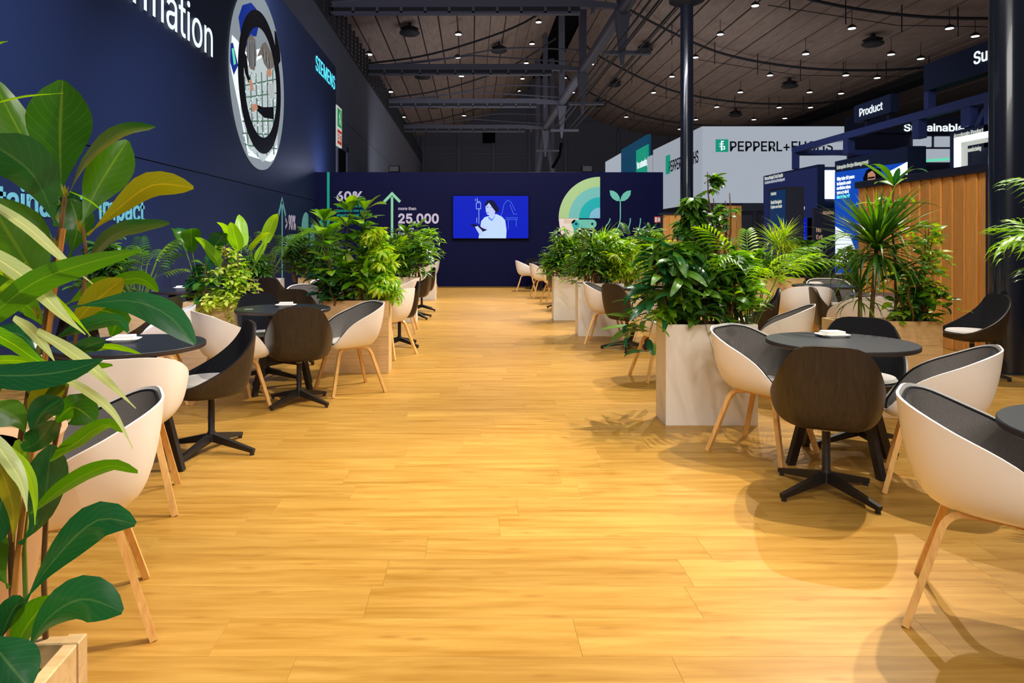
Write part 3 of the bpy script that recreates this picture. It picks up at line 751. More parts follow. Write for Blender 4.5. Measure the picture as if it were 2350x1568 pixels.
for k_, (px, py) in enumerate(sorted(dl)):
    # walk along the sight line until it is 0.9 m under the roof
    Y = 28.0
    while Y < 83:
        p = PX(px, py, Y)
        if p.z > roof_z(p.x) - 1.0: break
        Y += .25
    e = empty('ceiling_downlight', p, 0, f'small round lit downlight under the hall roof, {nth(k_+1)} of them from the left', 'ceiling light', 'downlights under the hall roof')
    link('lamp_housing', lm, e); link('lamp_disc', ld, e)
    MB().box((-.012, -.012, .28), (.012, .012, 1.0)).build('lamp_rod', M['dsteel'], e)
vents = [(940, 80), (970, 180), (995, 248), (1145, 120), (1165, 20), (1410, 198), (1480, 118), (2003, 105), (1812, 201), (1688, 267), (1372, 244)]
vm = MB().lathe([(.5, 0), (.62, .08), (.62, .16), (.42, .2), (.42, .3), (.58, .36), (.3, .5)], 16).mesh('vent_body', M['dsteel'], True)
for k_, (px, py) in enumerate(sorted(vents)):
    Y = 28.0
    while Y < 83:
        p = PX(px, py, Y)
        if p.z > roof_z(p.x) - .8: break
        Y += .25
    e = empty('roof_diffuser', p, 0, f'dark round air diffuser under the hall roof, {nth(k_+1)} of them from the left', 'air diffuser', 'diffusers under the hall roof')
    link('vent_body', vm, e)
    MB().box((-.1, -.1, .45), (.1, .1, .8)).build('vent_duct', M['dsteel'], e)

# ------------------------------------------------------------------ furniture builders
def shell_surface(ctrl, bottom, nu=48, nv=14, flare=.5, pw=.52, qw=1.35):
    """grid of points of a tub shell; ctrl = rim points from back centre round to front centre (x >= 0)"""
    half = cr(ctrl, 6)
    L = [0]
    for i in range(1, len(half)): L.append(L[-1]+(half[i]-half[i-1]).length)
    rim = []
    for i in range(nu//2+1):
        s_ = L[-1]*i/(nu//2); k = 0
        while k < len(L)-2 and L[k+1] < s_: k += 1
        rim.append(half[k].lerp(half[k+1], (s_-L[k])/(L[k+1]-L[k])))
    full = rim + [Vector((-p.x, p.y, p.z)) for p in rim[-2:0:-1]]
    B = Vector(bottom); G_ = np.zeros((nv+1, len(full), 3))
    for j in range(nv+1):
        ph = j/nv*PI/2
        p = math.sin(ph)**pw; q = (1-math.cos(ph))**qw
        for i, r in enumerate(full):
            hh = max(0.0, r.z-B.z)
            k = p*(1-.10*min(1, hh/.3)*(1-q))
            G_[j, i] = (B.x+(r.x-B.x)*k, B.y+(r.y-B.y)*k, B.z+(r.z-B.z)*q)
    return G_
def grid_normals(G_):
    du = np.roll(G_, -1, 1)-np.roll(G_, 1, 1)
    dv = np.zeros_like(G_); dv[1:-1] = G_[2:]-G_[:-2]; dv[0] = G_[1]-G_[0]; dv[-1] = G_[-1]-G_[-2]
    n = np.cross(dv, du); l = np.linalg.norm(n, axis=2, keepdims=True); n = n/np.maximum(l, 1e-9)
    n[0] = (0, 0, 1)
    return n                                                # points to the inside (up at the bottom)
def solid_shell(inner, outer):
    nv, nu = inner.shape[0], inner.shape[1]
    vs = [tuple(p) for p in inner.reshape(-1, 3)] + [tuple(p) for p in outer.reshape(-1, 3)]
    N = nv*nu; fs = []
    for j in range(nv-1):
        for i in range(nu):
            k = (i+1) % nu; a, b, c, d = j*nu+i, j*nu+k, (j+1)*nu+k, (j+1)*nu+i
            if j == 0: fs.append((a, d, c)); fs.append((N+a, N+c, N+d))
            else: fs.append((d, c, b, a)); fs.append((N+a, N+b, N+c, N+d))
    for i in range(nu):
        k = (i+1) % nu; a = (nv-1)*nu
        fs.append((N+a+i, N+a+k, a+k, a+i))
    return MB().add(vs, fs)
def rounded(pts, r, n=5):
    out = [Vector(pts[0])]
    for i in range(1, len(pts)-1):
        p, a, b = Vector(pts[i]), Vector(pts[i-1]), Vector(pts[i+1])
        da, db = (a-p).normalized(), (b-p).normalized()
        s_ = p+da*r; e_ = p+db*r
        for k in range(n+1):
            t_ = k/n; out.append(s_*(1-t_)**2 + p*2*t_*(1-t_) + e_*t_*t_)
    out.append(Vector(pts[-1])); return out
ctA = [(0,-.272,.79),(.13,-.264,.788),(.232,-.205,.765),(.282,-.09,.71),(.295,.03,.655),(.288,.12,.595),(.268,.19,.51),(.225,.232,.45),(.12,.252,.432),(0,.256,.428)]
def make_armchair(upholstered=True, label='', rz=0, loc=(0,0,0)):
    e = empty('armchair', loc, rz, label, 'chair')
    G_ = shell_surface(ctA, (0, .0, .405)); n = grid_normals(G_)
    solid_shell(G_, G_-n*.009).build('shell', M['white'], e, True)
    if upholstered:
        I = G_.copy(); I[-1] = G_[-1]*.7+G_[-2]*.3; n2 = n
        solid_shell(I+n2*.016, I+n2*.002).build('upholstery', M['felt'], e, True)
        pp = I[-1]+n2[-1]*.012
        pts = [tuple(p) for p in pp]+[tuple(pp[0])]
        MB().tube(pts, .006, 5).build('piping', M['blackfelt'], e, True)
    pad = MB().lathe([(.13, .425), (.19, .43), (.205, .442), (.19, .455), (.10, .46)], 28).build('seat_pad', M['pad'] if upholstered else M['white'], e, True)
    pad.scale = (1.0, .95, 1); pad.location = (0, .015, .0)
    for s in (-1, 1):
        pts = rounded([(s*.245, .245, 0), (s*.150, .150, .405), (s*.150, -.115, .405), (s*.245, -.235, 0)], .07, 6)
        MB().tube(pts, .0215, 4, flat=.8).build('leg_frame', M['legwood'], e, False)
    for yy in (.09, -.06):
        MB().bbox((-.15, yy-.018, .386), (.15, yy+.018, .408), .003).build('crossbar', M['legwood'], e)
    return e
ctB = [(0,-.250,.818),(.10,-.247,.815),(.168,-.238,.79),(.208,-.215,.725),(.240,-.15,.64),(.262,-.05,.56),(.264,.06,.50),(.25,.14,.465),(.20,.205,.447),(.11,.235,.44),(0,.242,.438)]
def make_swivel(label='', rz=0, loc=(0,0,0)):
    e = empty('swivel_chair', loc, rz, label, 'chair')
    G_ = shell_surface(ctB, (0, .0, .375), pw=.42, qw=1.7); n = grid_normals(G_)
    solid_shell(G_, G_-n*.010).build('shell', M['veneer'], e, True)
    solid_shell(G_+n*.012, G_+n*.001).build('lining', M['blackfelt'], e, True)
    pad = MB().lathe([(.12, .435), (.195, .44), (.212, .455), (.20, .472), (.10, .48)], 30).build('seat_pad', M['pad'], e, True)
    pad.location = (0, .012, -.01); pad.scale = (1.05, 1, 1)
    MB().lathe([(.030, .06), (.026, .12), (.021, .13), (.021, .36), (.05, .382)], 16).build('column', M['blackmetal'], e, True)
    MB().lathe([(.0222, .335), (.0222, .339)], 16).build('chrome_ring', M['paper'], e)
    for a in (45, 135, 225, 315):
        d = Vector((math.cos(math.radians(a)), math.sin(math.radians(a)), 0))
        lg = MB().beam(d*.015+Vector((0, 0, .088)), d*.315+Vector((0, 0, .026)), .034, .052, (0, 0, 1), .026, .024)
        lg.box((d.x*.30-.012, d.y*.30-.012, 0), (d.x*.30+.012, d.y*.30+.012, .02))
        lg.build('leg', M['blackmetal'], e)
    return e
def make_table(label='', rz=0, loc=(0,0,0)):
    e = empty('round_table', loc, rz, label, 'table')
    MB().lathe([(.414, .708), (.42, .712), (.42, .732), (.4165, .7355)], 64).build('tabletop', M['tabletop'], e, False)
    MB().lathe([(.4205, .7125), (.4205, .7315)], 64).build('edge_band', M['tableedge'], e, True)
    for a in (45, 135, 225, 315):
        d = Vector((math.cos(math.radians(a)), math.sin(math.radians(a)), 0))
        MB().beam(d*.12+Vector((0, 0, .70)), d*.335, .055, .036, (-d.y, d.x, 0), .046, .034).build('leg', M['tablewood'], e)
    for a in (45, 135):
        d = Vector((math.cos(math.radians(a)), math.sin(math.radians(a)), 0))
        MB().beam(d*.25+Vector((0, 0, .26)), -d*.25+Vector((0, 0, .26)), .026, .04).build('crossbar', M['tablewood'], e)
    for a in (0, 90):
        d = Vector((math.cos(math.radians(a+45)), math.sin(math.radians(a+45)), 0))
        MB().box((-.17, -.02, .68), (.17, .02, .708)).build('top_rail', M['tablewood'], e).rotation_euler = (0, 0, math.radians(a+45))
    pr = MB()
    for k in range(7): pr.box((-.33+.011*k, -.055, .7356), (-.323+.011*k, -.055+.012+.006*(k % 3), .7362))
    for k in range(6): pr.box((-.33+.012*k, -.025, .7356), (-.322+.012*k, -.017+.004*(k % 2), .7362))
    tag(pr.build('printed_mark', M['paper'], e), kind='stuff')
    return e
chairs = [  # kind, x, y, facing, label
 ('A', -1.40, 2.47, (-.88,-.46), 'white tub armchair with dark grey felt lining, nearest left, behind foreground leaves'),
 ('A', -1.77, 3.55, (-.36,.93), 'white tub armchair seen from behind, between the nearest left armchair and its round black table'),
 ('W', -1.95, 5.62, (.8,.6), 'white armchair turned to the second left table, its back to the black swivel chair'),
 ('W', -2.62, 5.85, (-.9,-.3), 'white armchair beyond the front left table, beside the low oak planter with trailing lime plants'),
 ('A', -1.09, 6.27, (-.87,-.49), 'white armchair with light grey lining in front of the left oak planter'),
 ('A', -2.0, 8.6, (.3,-.95), 'white armchair with grey lining behind the brown chair back of the second left table'),
 ('W', -.97, 8.1, (-.9,.43), 'white armchair just behind the left oak planter on the aisle edge'),
 ('W', -1.05, 10.2, (-1,0), 'white armchair on the left aisle edge between two black shell chairs'),
 ('A', -1.12, 18.1, (-1,0), 'white armchair at the far left end of the aisle beside the last white planter'),
 ('A', -1.95, 9.75, (.5,-.85), 'white armchair half hidden behind the big leaves of the left planter'),
 ('A', 1.85, 4.455, (.66,-.75), 'white grey-lined tub armchair between the right front table and the nearest white planter'),
 ('A', 1.855, 2.50, (.80,-.60), 'white tub armchair with dark grey lining, nearest in the right foreground'),
 ('A', 2.54, 3.80, (-.85,.53), 'white tub armchair on the right of the right front table'),
 ('A', 1.85, 6.8, (.95,.1), 'grey-lined white armchair half hidden by the drooping plant of the nearest white planter'),
 ('A', 1.75, 9.12, (.9,-.3), 'white armchair behind the brown swivel chair at the middle right table'),
 ('W', 1.42, 18.3, (.95,-.1), 'white armchair farthest down the right side of the aisle before the back wall'),
 ('W', 1.62, 16.2, (.95,.1), 'white armchair second from the back wall on the right of the aisle'),
 ('A', 1.74, 14.8, (1,.15), 'white armchair third from the back wall on the right of the aisle'),
 ('W', 4.1, 8.6, (.15,1), 'white armchair seen square from behind at the far right table with a napkin tray'),
 ('A', 5.05, 9.85, (-.3,-.95), 'white armchair with grey lining facing us across the far right table'),
 ('W', 3.95, 7.05, (.1,1), 'white armchair seen from behind through two bare stems in the oak planter'),
 ('A', 2.72, 6.15, (-.85,.4), 'white armchair rising to the right behind the nearest white planter'),
 ('B', -1.67, 4.47, (-.88,-.47), 'black-lined swivel chair with a pale seat pad, in profile beside the front left table'),
 ('B', -1.43, 5.77, (-.25,.97), 'dark brown swivel chair seen from behind at the second left table'),
 ('B', -1.97, 6.72, (.6,-.75), 'black-lined swivel chair facing us behind the second left table'),
 ('B', -1.88, 7.75, (.2,1), 'dark brown swivel chair back just beyond the second left table'),
 ('B', -.92, 8.85, (-1,-.15), 'black swivel shell chair on the left aisle edge between two white armchairs'),
 ('B', -.95, 11.9, (-1,.1), 'black swivel shell chair on the left aisle edge beside the middle white planter'),
 ('B', -.95, 13.2, (-1,-.2), 'black swivel shell chair on the left aisle edge before the last white planter'),
 ('B', -3.05, 8.95, (-.6,-.6), 'black swivel chair behind the table by the tall blue wall'),
 ('B', -4.0, 8.25, (1,.3), 'black swivel chair between the palm planter and the table by the tall blue wall'),
 ('B', -3.02, 6.5, (-1,.1), 'black swivel chair back below the palm in the small oak planter'),
 ('B', -2.75, 10.0, (.5,1), 'dark swivel chair beside the farther oak planter on the left'),
 ('B', 1.895, 3.73, (.38,.92), 'dark brown veneer swivel chair seen from behind, nearest at the right front table'),
 ('B', 2.56, 4.61, (-.55,-.83), 'black-lined swivel chair facing us across the right front table'),
 ('B', 1.90, 8.55, (.85,.5), 'dark brown swivel chair beside the second white planter on the right'),
 ('B', 4.05, 7.75, (1,-.25), 'black-lined swivel chair in profile behind the palm stems, left of its table'),
 ('B', 4.92, 6.86, (-1,.1), 'dark swivel chair in profile in front of the cedar slat wall'),
 ('B', 1.72, 13.5, (1,.1), 'blue-black swivel chair behind the leaves of the third white planter'),
 ('B', 1.75, 19.1, (.2,-1), 'black swivel chair against the back wall at the last right table'),
 ('B', 3.15, 7.75, (-.9,.35), 'black swivel chair leaning in profile behind the slender green palm'),
]
first = {}
for (k, x, y, f, lab) in chairs:
    grp = 'white tub armchairs' if k in 'AW' else 'dark swivel chairs'
    if k not in first:
        o = make_armchair(k == 'A', lab, dirz(*f), (x, y, 0)) if k in 'AW' else make_swivel(lab, dirz(*f), (x, y, 0))
        o['group'] = grp; first[k] = o
    else: copy_thing(first[k], (x, y, 0), dirz(*f), lab, grp)
tables = [
 (-2.03, 4.15, .576, 'round black table in the left foreground behind the large leaves'),
 (-1.70, 6.28, .244, 'round black table with a napkin tray, second on the left'),
 (-3.45, 6.10, .6, 'round black table at the left below the palm of the small oak planter'),
 (-3.55, 8.50, .5, 'round black table with napkins by the tall blue wall'),
 (-1.52, 9.00, .1, 'round dark table behind the left oak planter'),
 (-1.75, 10.70, .4, 'round dark table behind the white armchair on the left aisle edge'),
 (-1.65, 12.9, .4, 'round dark table beyond the middle white planter on the left'),
 (2.20, 2.23, .925, 'round black table cut by the right edge of the picture'),
 (2.245, 4.25, .96, 'round black table with a napkin tray in the right foreground'),
 (2.35, 6.82, .2, 'round table with a bluish sheen behind the nearest white planter'),
 (2.32, 8.85, .2, 'round black table beside the brown chair, middle right'),
 (4.75, 9.35, .1, 'round black table with napkins in front of the far booth screens'),
 (4.65, 7.72, .5, 'round black table half hidden behind the palm stems and leafy plants on the right'),
 (2.0, 18.5, .1, 'round black table with napkins at the end of the aisle by the back wall'),
 (2.3, 15.0, .1, 'round dark table behind the plants of the third white planter'),
]
T0 = None
for (x, y, rz, lab) in tables:
    if T0 is None: T0 = make_table(lab, rz, (x, y, 0)); T0['group'] = 'round black cafe tables'
    else: copy_thing(T0, (x, y, 0), rz, lab, 'round black cafe tables')
def tray(x, y, rz, where):
    z = .7357
    G_ = MB()
    n = 24; outer, inner = [], []
    for i in range(n):
        a = 2*PI*i/n; c, s_ = math.cos(a), math.sin(a)
        k = (abs(c)**5+abs(s_)**5)**(-1/5)
        outer.append((c*k, s_*k))
    vs = []
    for (k, zz) in ((.072, 0), (.090, .016), (.087, .016), (.070, .005)): vs += [(c*k*1.05, s_*k*.85, zz) for c, s_ in outer]
    fs = [tuple(range(n-1, -1, -1)), tuple(3*n+j for j in range(n))]
    for r_ in range(3):
        for j in range(n): fs.append((r_*n+j, r_*n+(j+1) % n, (r_+1)*n+(j+1) % n, (r_+1)*n+j))
    e = MB().add(vs, fs).build('tray', M['paper'], None, True, (x, y, z)); e.rotation_euler = (0, 0, rz)
    tag(e, f'small white square tray on {where}', 'tray', 'napkin trays')
    npk = empty('napkin_stack', (x, y, z+.005), rz+.06, f'folded white paper napkins piled in the tray on {where}', 'napkins', 'napkin stacks')
    for k in range(4):
        MB().bbox((-.062+.002*(k % 2), -.045, k*.008), (.062, .045-.003*(k % 2), k*.008+.0075), .003).build('napkin', M['paper'], npk)
for a in ((-2.12, 4.25, .2, 'the front left table'), (-1.72, 6.45, .1, 'the second left table'), (-3.62, 8.7, .1, 'the table by the tall blue wall'),
          (2.30, 4.45, .05, 'the right front table'), (4.68, 9.5, .1, 'the far right table'), (1.94, 18.6, 0, 'the last table by the back wall'),
          (-3.3, 6.2, .1, 'the table below the small palm planter')):
    tray(*a)

# ------------------------------------------------------------------ planters
def planter(x0, x1, y0, dep, kind, label, h=.735, boards=False):
    e = empty('planter', ((x0+x1)/2, y0+dep/2, 0), 0, label, 'planter', 'tall box planters')
    w2, d2, t = (x1-x0)/2, dep/2, .02
    m = M['plwood'] if kind == 'wood' else M['plwhite']
    for (a, b) in (((-w2, -d2, 0), (w2, -d2+t, h)), ((-w2, d2-t, 0), (w2, d2, h)), ((-w2, -d2+t, 0), (-w2+t, d2-t, h)), ((w2-t, -d2+t, 0), (w2, d2-t, h))):
        if kind == 'wood' and boards:
            for k in range(4):
                MB().bbox((a[0], a[1], h*k/4+.0008), (b[0], b[1], h*(k+1)/4-.0008), .0012).build('board', m, e)
        else: MB().bbox(a, b, .0015).build('side_panel', m, e)
    MB().box((-w2+t, -d2+t, .3), (w2-t, d2-t, h-.05)).build('soil', M['soil'], e)
    return e
planter(-1.51, -.84, 7.04, .26, 'wood', 'light oak box planter on the left of the aisle behind the grey-lined white armchair', boards=True)
planter(-2.85, -2.33, 6.85, .26, 'wood', 'light oak box planter with trailing lime-leaved plants, left', boards=True)
planter(-2.77, -2.15, 11.1, .28, 'wood', 'light oak box planter further back on the left by the blue wall corner')
planter(-3.45, -2.98, 10.8, .28, 'white', 'white box planter streaked with leaf shadows near the tall blue wall')
planter(-3.85, -3.21, 7.0, .26, 'wood', 'small light oak planter holding the slender palm at far left')
planter(-1.6, -.9, 11.3, .26, 'white', 'white box planter in the middle of the left aisle edge')
planter(-1.42, -.80, 15.4, .28, 'white', 'farthest white box planter on the left aisle edge')
planter(1.41, 2.08, 5.07, .27, 'white', 'large white box planter nearest on the right of the aisle')
planter(1.48, 2.12, 9.71, .27, 'white', 'white box planter with leaf shadows, second on the right of the aisle')
planter(1.36, 2.02, 11.6, .27, 'white', 'white box planter third on the right of the aisle')
planter(2.78, 3.56, 5.27, .27, 'wood', 'light oak box planter behind the right front table', boards=True)
planter(2.75, 3.40, 12.2, .28, 'wood', 'light oak box planter beyond the middle right table')
planter(4.45, 5.30, 11.1, .28, 'wood', 'light oak box planter in front of the booth navigator screen')
planter(3.05, 3.75, 14.6, .28, 'wood', 'light oak box planter farthest on the right, near the back wall')
planter(6.35, 7.1, 12.4, .28, 'white', 'white planter behind the far right table before the large lit poster')
# foreground planter with open corner joint and moss
fp = empty('planter', (-.61, 1.10, 0), math.radians(4), 'light oak box planter in the left foreground corner, filled with moss', 'planter', 'tall box planters')
for (a, b, nm) in (((-.022, -.80, 0), (0, -.025, .735), 'side_panel'), ((-.42, -.80, 0), (-.40, -.0, .735), 'side_panel'),
                   ((-.40, -.022, 0), (-.025, 0, .735), 'side_panel'), ((-.40, -.82, 0), (0, -.80, .735), 'side_panel'), ((-.026, -.026, 0), (.002, .002, .737), 'corner_post')):
    MB().bbox(a, b, .002).build(nm, M['plwood'], fp)
MB().box((-.40, -.80, .3), (-.022, -.022, .685)).build('soil', M['soil'], fp)
mo = MB(); rm = random.Random(11)
for k in range(2600):
    x, y = rm.uniform(-.39, -.03), rm.uniform(-.45, -.03)
    z = .682+.022*noise.noise(Vector((x*14, y*14, 0)))
    a = rm.uniform(0, 2*PI); l = rm.uniform(.012, .034); ww = .0022
    dx, dy, dz = math.cos(a)*l, math.sin(a)*l, rm.uniform(.2, 1.1)*l
    mo.add([(x-dy/l*ww, y+dx/l*ww, z), (x+dy/l*ww, y-dx/l*ww, z), (x+dx*.6, y+dy*.6, z+dz), (x+dx, y+dy, z+dz*.6)], [(0, 1, 2), (2, 1, 3)])
tag(mo.build('moss', M['moss'], fp), kind='stuff')
pt = empty('plant_pot', (-1.40, 1.80, 0), 0, 'tall tapered taupe pot behind the foreground planter on the left', 'pot')
MB().lathe([(.15, 0), (.155, .005), (.30, .82), (.31, .84), (.295, .84), (.28, .80)], 40).build('pot_body', M['pot'], pt, True)
MB().lathe([(.10, .78), (.278, .79), (.20, .80)], 30).build('soil', M['soil'], pt, True)

# ------------------------------------------------------------------ columns and booths on the right
cl = empty('support_column', (5.45, 7.1, 0), 0, 'thick glossy black round column in front of the cedar wall at right', 'column')
MB().lathe([(.155, 0), (.155, 9.5)], 40).build('shaft', M['column'], cl, True)
MB().lathe([(.18, 0), (.18, .012)], 40).build('base_ring', M['dsteel'], cl)
cl = empty('support_column', (5.67, 18.4, 0), 0, 'slimmer black round column rising behind the plants right of the back wall', 'column')
MB().lathe([(.165, 0), (.165, 7.8)], 30).build('shaft', M['column'], cl, True)
MB().lathe([(.17, 7.5), (.45, 7.62), (.45, 7.8)], 24).build('capital', M['dsteel'], cl, True)
# cedar slat wall
def slatwall(x, ya, yb, h, n, label, rec=.03):
    e = empty('slat_wall', (x, ya, 0), 0, label, 'partition')
    MB().box((.06, 0, 0), (.16, yb-ya, h)).build('backing', M['dnavy'], e)
    MB().bbox((-.05, -.04, h-.0), (.17, yb-ya, h+.10), .006).build('top_beam', M['dnavy'], e)
    MB().bbox((-.05, -.06, 0), (.17, 0, h), .006).build('end_post', M['dnavy'], e)
    wd = (yb-ya)/n
    me = MB().beam((0, 0, .005), (0, 0, h-.002), .022, wd*1.10, (0, 1, 0)).mesh('slat', M['slat'])
    for k in range(n):
        o = link('slat', me, e, (.012, wd*(k+.5), 0)); o.rotation_euler = (0, 0, -.13)
    return e
slatwall(5.87, 7.9, 10.6, 2.12, 13, 'long cedar slat wall behind the chairs on the right')
def woodbox(x0, x1, y, h, label):
    e = empty('slat_wall', (x0, y, 0), 0, label, 'partition')
    MB().box((0, .03, 0), (x1-x0, .3, h)).build('backing', M['dnavy'], e)
    n = max(2, round((x1-x0)/.16)); wd = (x1-x0)/n
    for k in range(n): MB().bbox((wd*k+.003, 0, 0), (wd*(k+1)-.003, .03, h-.03), .003).build('slat', M['slat'], e)
    MB().box((-.03, -.02, h-.03), (x1-x0+.03, .31, h+.02)).build('top_beam', M['dnavy'], e)
woodbox(4.72, 5.35, 17.2, 1.98, 'small cedar slat partition beside the right end of the back wall')
woodbox(6.75, 7.35, 19.0, 2.3, 'cedar slat partition between the white banner booth and the plants')
es = empty('emergency_sign', (4.50, 17.19, 1.755), 0, 'small red and white emergency sign at the right end of the back wall', 'sign')
MB().bbox((0, 0, 0), (.15, .02, .15), .003).build('plate', E['signred'], es)
MB().box((.10, .005, .14), (.26, .03, .155)).build('bracket', M['tableedge'], es)
MB().box((.015, -.004, .015), (.06, 0, .135)).box((.08, -.004, .015), (.10, 0, .135)).box((.11, -.004, .03), (.14, 0, .12)).build('pictogram', E['signw'], es)
# lit white banner box (front facing us, side along the hall)
XB, YBn = 9.92, 30.0
bn = empty('banner_booth', (XB, YBn, 0), 0, 'huge lit white banner box with green square logo and dark company lettering', 'booth')
zt, zb = H+(CY-290)*YBn/F, H+(CY-466)*YBn/F
MB().bbox((0, 0, zb), (3.25, .3, zt), .01).build('front_panel', E['box'], bn)
MB().bbox((3.27, 0, zb), (6.9, .3, zt), .01).build('front_panel', E['box'], bn)
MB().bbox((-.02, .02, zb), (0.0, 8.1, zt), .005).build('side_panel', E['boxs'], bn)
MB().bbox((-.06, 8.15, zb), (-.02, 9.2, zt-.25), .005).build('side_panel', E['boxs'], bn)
MB().bbox((0, 0, zb-.35), (7.5, .25, zb), .01).build('lower_beam', M['hallgrey'], bn)
for x in (.1, 2.2, 4.3): MB().box((x, .02, 0), (x+.12, .14, zb-.3)).build('post', M['steel'], bn)
MB().box((.1, .6, 0), (7.4, .7, zb-.3)).build('inner_wall', M['hallgrey'], bn)
def bt(txt, px, py, hpx, wpx, m, bold=.0, parent=bn, Y=YBn, org=(XB, YBn)):
    p = PX(px, py, Y)
    text('lettering', txt, hpx*Y/F, (p.x-org[0], Y-org[1]-.012, p.z), 'back', m, parent, bold, width=wpx*Y/F)
bt('PEPPERL+FUCHS', 1675, 347, 22, 236, P['inkl'], .012)
def logo(parent, px, py, s_, Y, org):
    p = PX(px, py, Y); k = s_*Y/F
    q = (p.x-org[0], Y-org[1]-.012, p.z)
    flat('logo_square', rect(0, 0, k, k), E['green'], q, 'back', parent, .004)
    def st(x0, z0, x1, z1): flat('logo_stroke', rect(x0*k, z0*k, x1*k, z1*k), E['pwhite'], q, 'back', parent, .004, .004)
    st(.42, .44, .52, .88); st(.42, .80, .66, .88); st(.30, .60, .64, .67); st(.30, .40, .72, .47)
    st(.42, .12, .52, .47); st(.66, .20, .74, .45); st(.42, .19, .72, .26)
logo(bn, 1642, 349, 29, YBn, (XB, YBn))
# side lettering of the box
def sideX(px, py, X=XB): Y = F*X/(px-CX); return Y, H+(CY-py)*Y/F
ya, za = sideX(1604, 366)
yb, _ = sideX(1536, 366)
o = text('lettering', 'PEPPERL+FUCHS', .52, (-.026, yb-YBn, za-.12), '-x', P['inkl'], bn, .012, width=yb-ya)
flat('logo_square', rect(0, -.1, .8, .85), E['green'], (-.026, sideX(1529, 0)[0]-YBn, za-.1), '-x', bn)
# teal continuation with a green advert
tb = empty('banner_booth', (XB+.05, 39.6, 0), 0, 'teal banner further back with a green lettered panel and a white end', 'booth')
MB().bbox((0, 0, 2.6), (.2, 7.0, 7.3), .01).build('teal_panel', E['teal'], tb)
MB().bbox((0, 7.05, 2.6), (.2, 12.5, 7.1), .01).build('white_panel', E['box'], tb)
for yy in (.5, 6.0, 11.8): MB().box((.05, yy, 0), (.17, yy+.12, 2.65)).build('post', M['steel'], tb)
y1_, _ = sideX(1487, 0); y2_, _ = sideX(1459, 0)
MB().bbox((-.03, y1_-39.6, 4.1), (-.001, y2_-39.6, 6.7), .005).build('green_panel', E['green'], tb)
for k, tx in enumerate(('Your automation,', 'our passion.')):
    text('lettering', tx, .42, (-.036, y2_-39.6-.2, 5.55-.85*k), '-x', E['pwhite'], tb, .01, width=(y2_-y1_-.4)*(1 if k == 0 else .74))
# green advert behind the frame, right
ga = empty('advert_panel', (0, 27.5, 0), 0, 'green lit panel lettered about automation behind the blue beam frame', 'sign')
a, b = PX(1945, 362, 27.5), PX(2092, 300, 27.5)
MB().bbox((a.x, 0, a.z), (b.x, .1, b.z), .01).build('panel', E['green'], ga)
for (tx, py, wpx) in (('Your automation,', 322, 132), ('our passion.', 335, 98)):
    p = PX(1953, py, 27.5); text('lettering', tx, 10*27.5/F if py > 330 else 9*27.5/F, (p.x, -.01, p.z), 'back', E['box'], ga, .012, width=wpx*27.5/F)
for px in (1950, 2086): MB().box((PX(px, 0, 27.5).x-.06, .02, 0), (PX(px, 0, 27.5).x+.06, .1, 5.0)).build('post', M['steel'], ga)
# hall stands far right behind the frame: pale panels between dark posts
fs_ = empty('far_stand', (0, 26.0, 0), 0, 'pale grey wall panels of a stand seen through the blue beam frame at right', 'booth')
for (x0_, x1_, y0_, y1__) in ((2098, 2138, 313, 337), (2147, 2200, 313, 337), (2118, 2200, 342, 372), (2205, 2262, 318, 400)):
    a, b = PX(x0_, y1__, 26), PX(x1_, y0_, 26)
    MB().bbox((a.x, 0, a.z), (b.x, .08, b.z), .01).build('wall_panel', E['box'], fs_)
MB().box((PX(1950, 0, 26).x, .1, 0), (PX(2290, 0, 26).x, .2, PX(0, 305, 26).z)).build('dark_wall', M['dnavy'], fs_)

# blue beam frame of the stand (plane X = 8.5)
XF = 8.5
def FY(px): return F*XF/(px-CX)
def FZ(px, py): return H+(CY-py)*FY(px)/F
fr = empty('beam_frame', (XF, 0, 0), 0, 'open frame of dark blue box beams over the lit booths at right', 'frame')
zf = H+.283*XF
ynear, yfar = 8.5, FY(1817)
MB().bbox((-.0, ynear, zf-.14), (.14, yfar, zf+.02), .008).build('long_beam', M['bluebeam'], fr)
MB().bbox((0, yfar-.14, 3.2), (.14, yfar, zf-.14), .008).build('post', M['bluebeam'], fr)
MB().bbox((.14, yfar-.14, zf-.20), (3.2, yfar, zf-.06), .008).build('cross_beam', M['bluebeam'], fr)
for px in (1935, 2093, 2205):
    y_ = FY(px); MB().bbox((-.005, y_-.2, 3.28), (.16, y_, zf-.14), .008).build('post', M['bluebeam'], fr)
y_ = FY(2120); MB().bbox((0, y_-.13, zf), (.14, y_, zf+.62), .006).build('short_post', M['bluebeam'], fr)
y_ = FY(2258); MB().bbox((0, y_-.12, zf-.9), (.14, y_, zf-.14), .006).build('post', M['bluebeam'], fr)
MB().beam((.07, FY(2208), zf-.92), (.07, FY(2255), zf-.25), .09, .09).build('diagonal', M['bluebeam'], fr)
MB().beam((.07, FY(2258), zf-.80), (.07, FY(2275), zf-.45), .09, .09).build('diagonal', M['bluebeam'], fr)
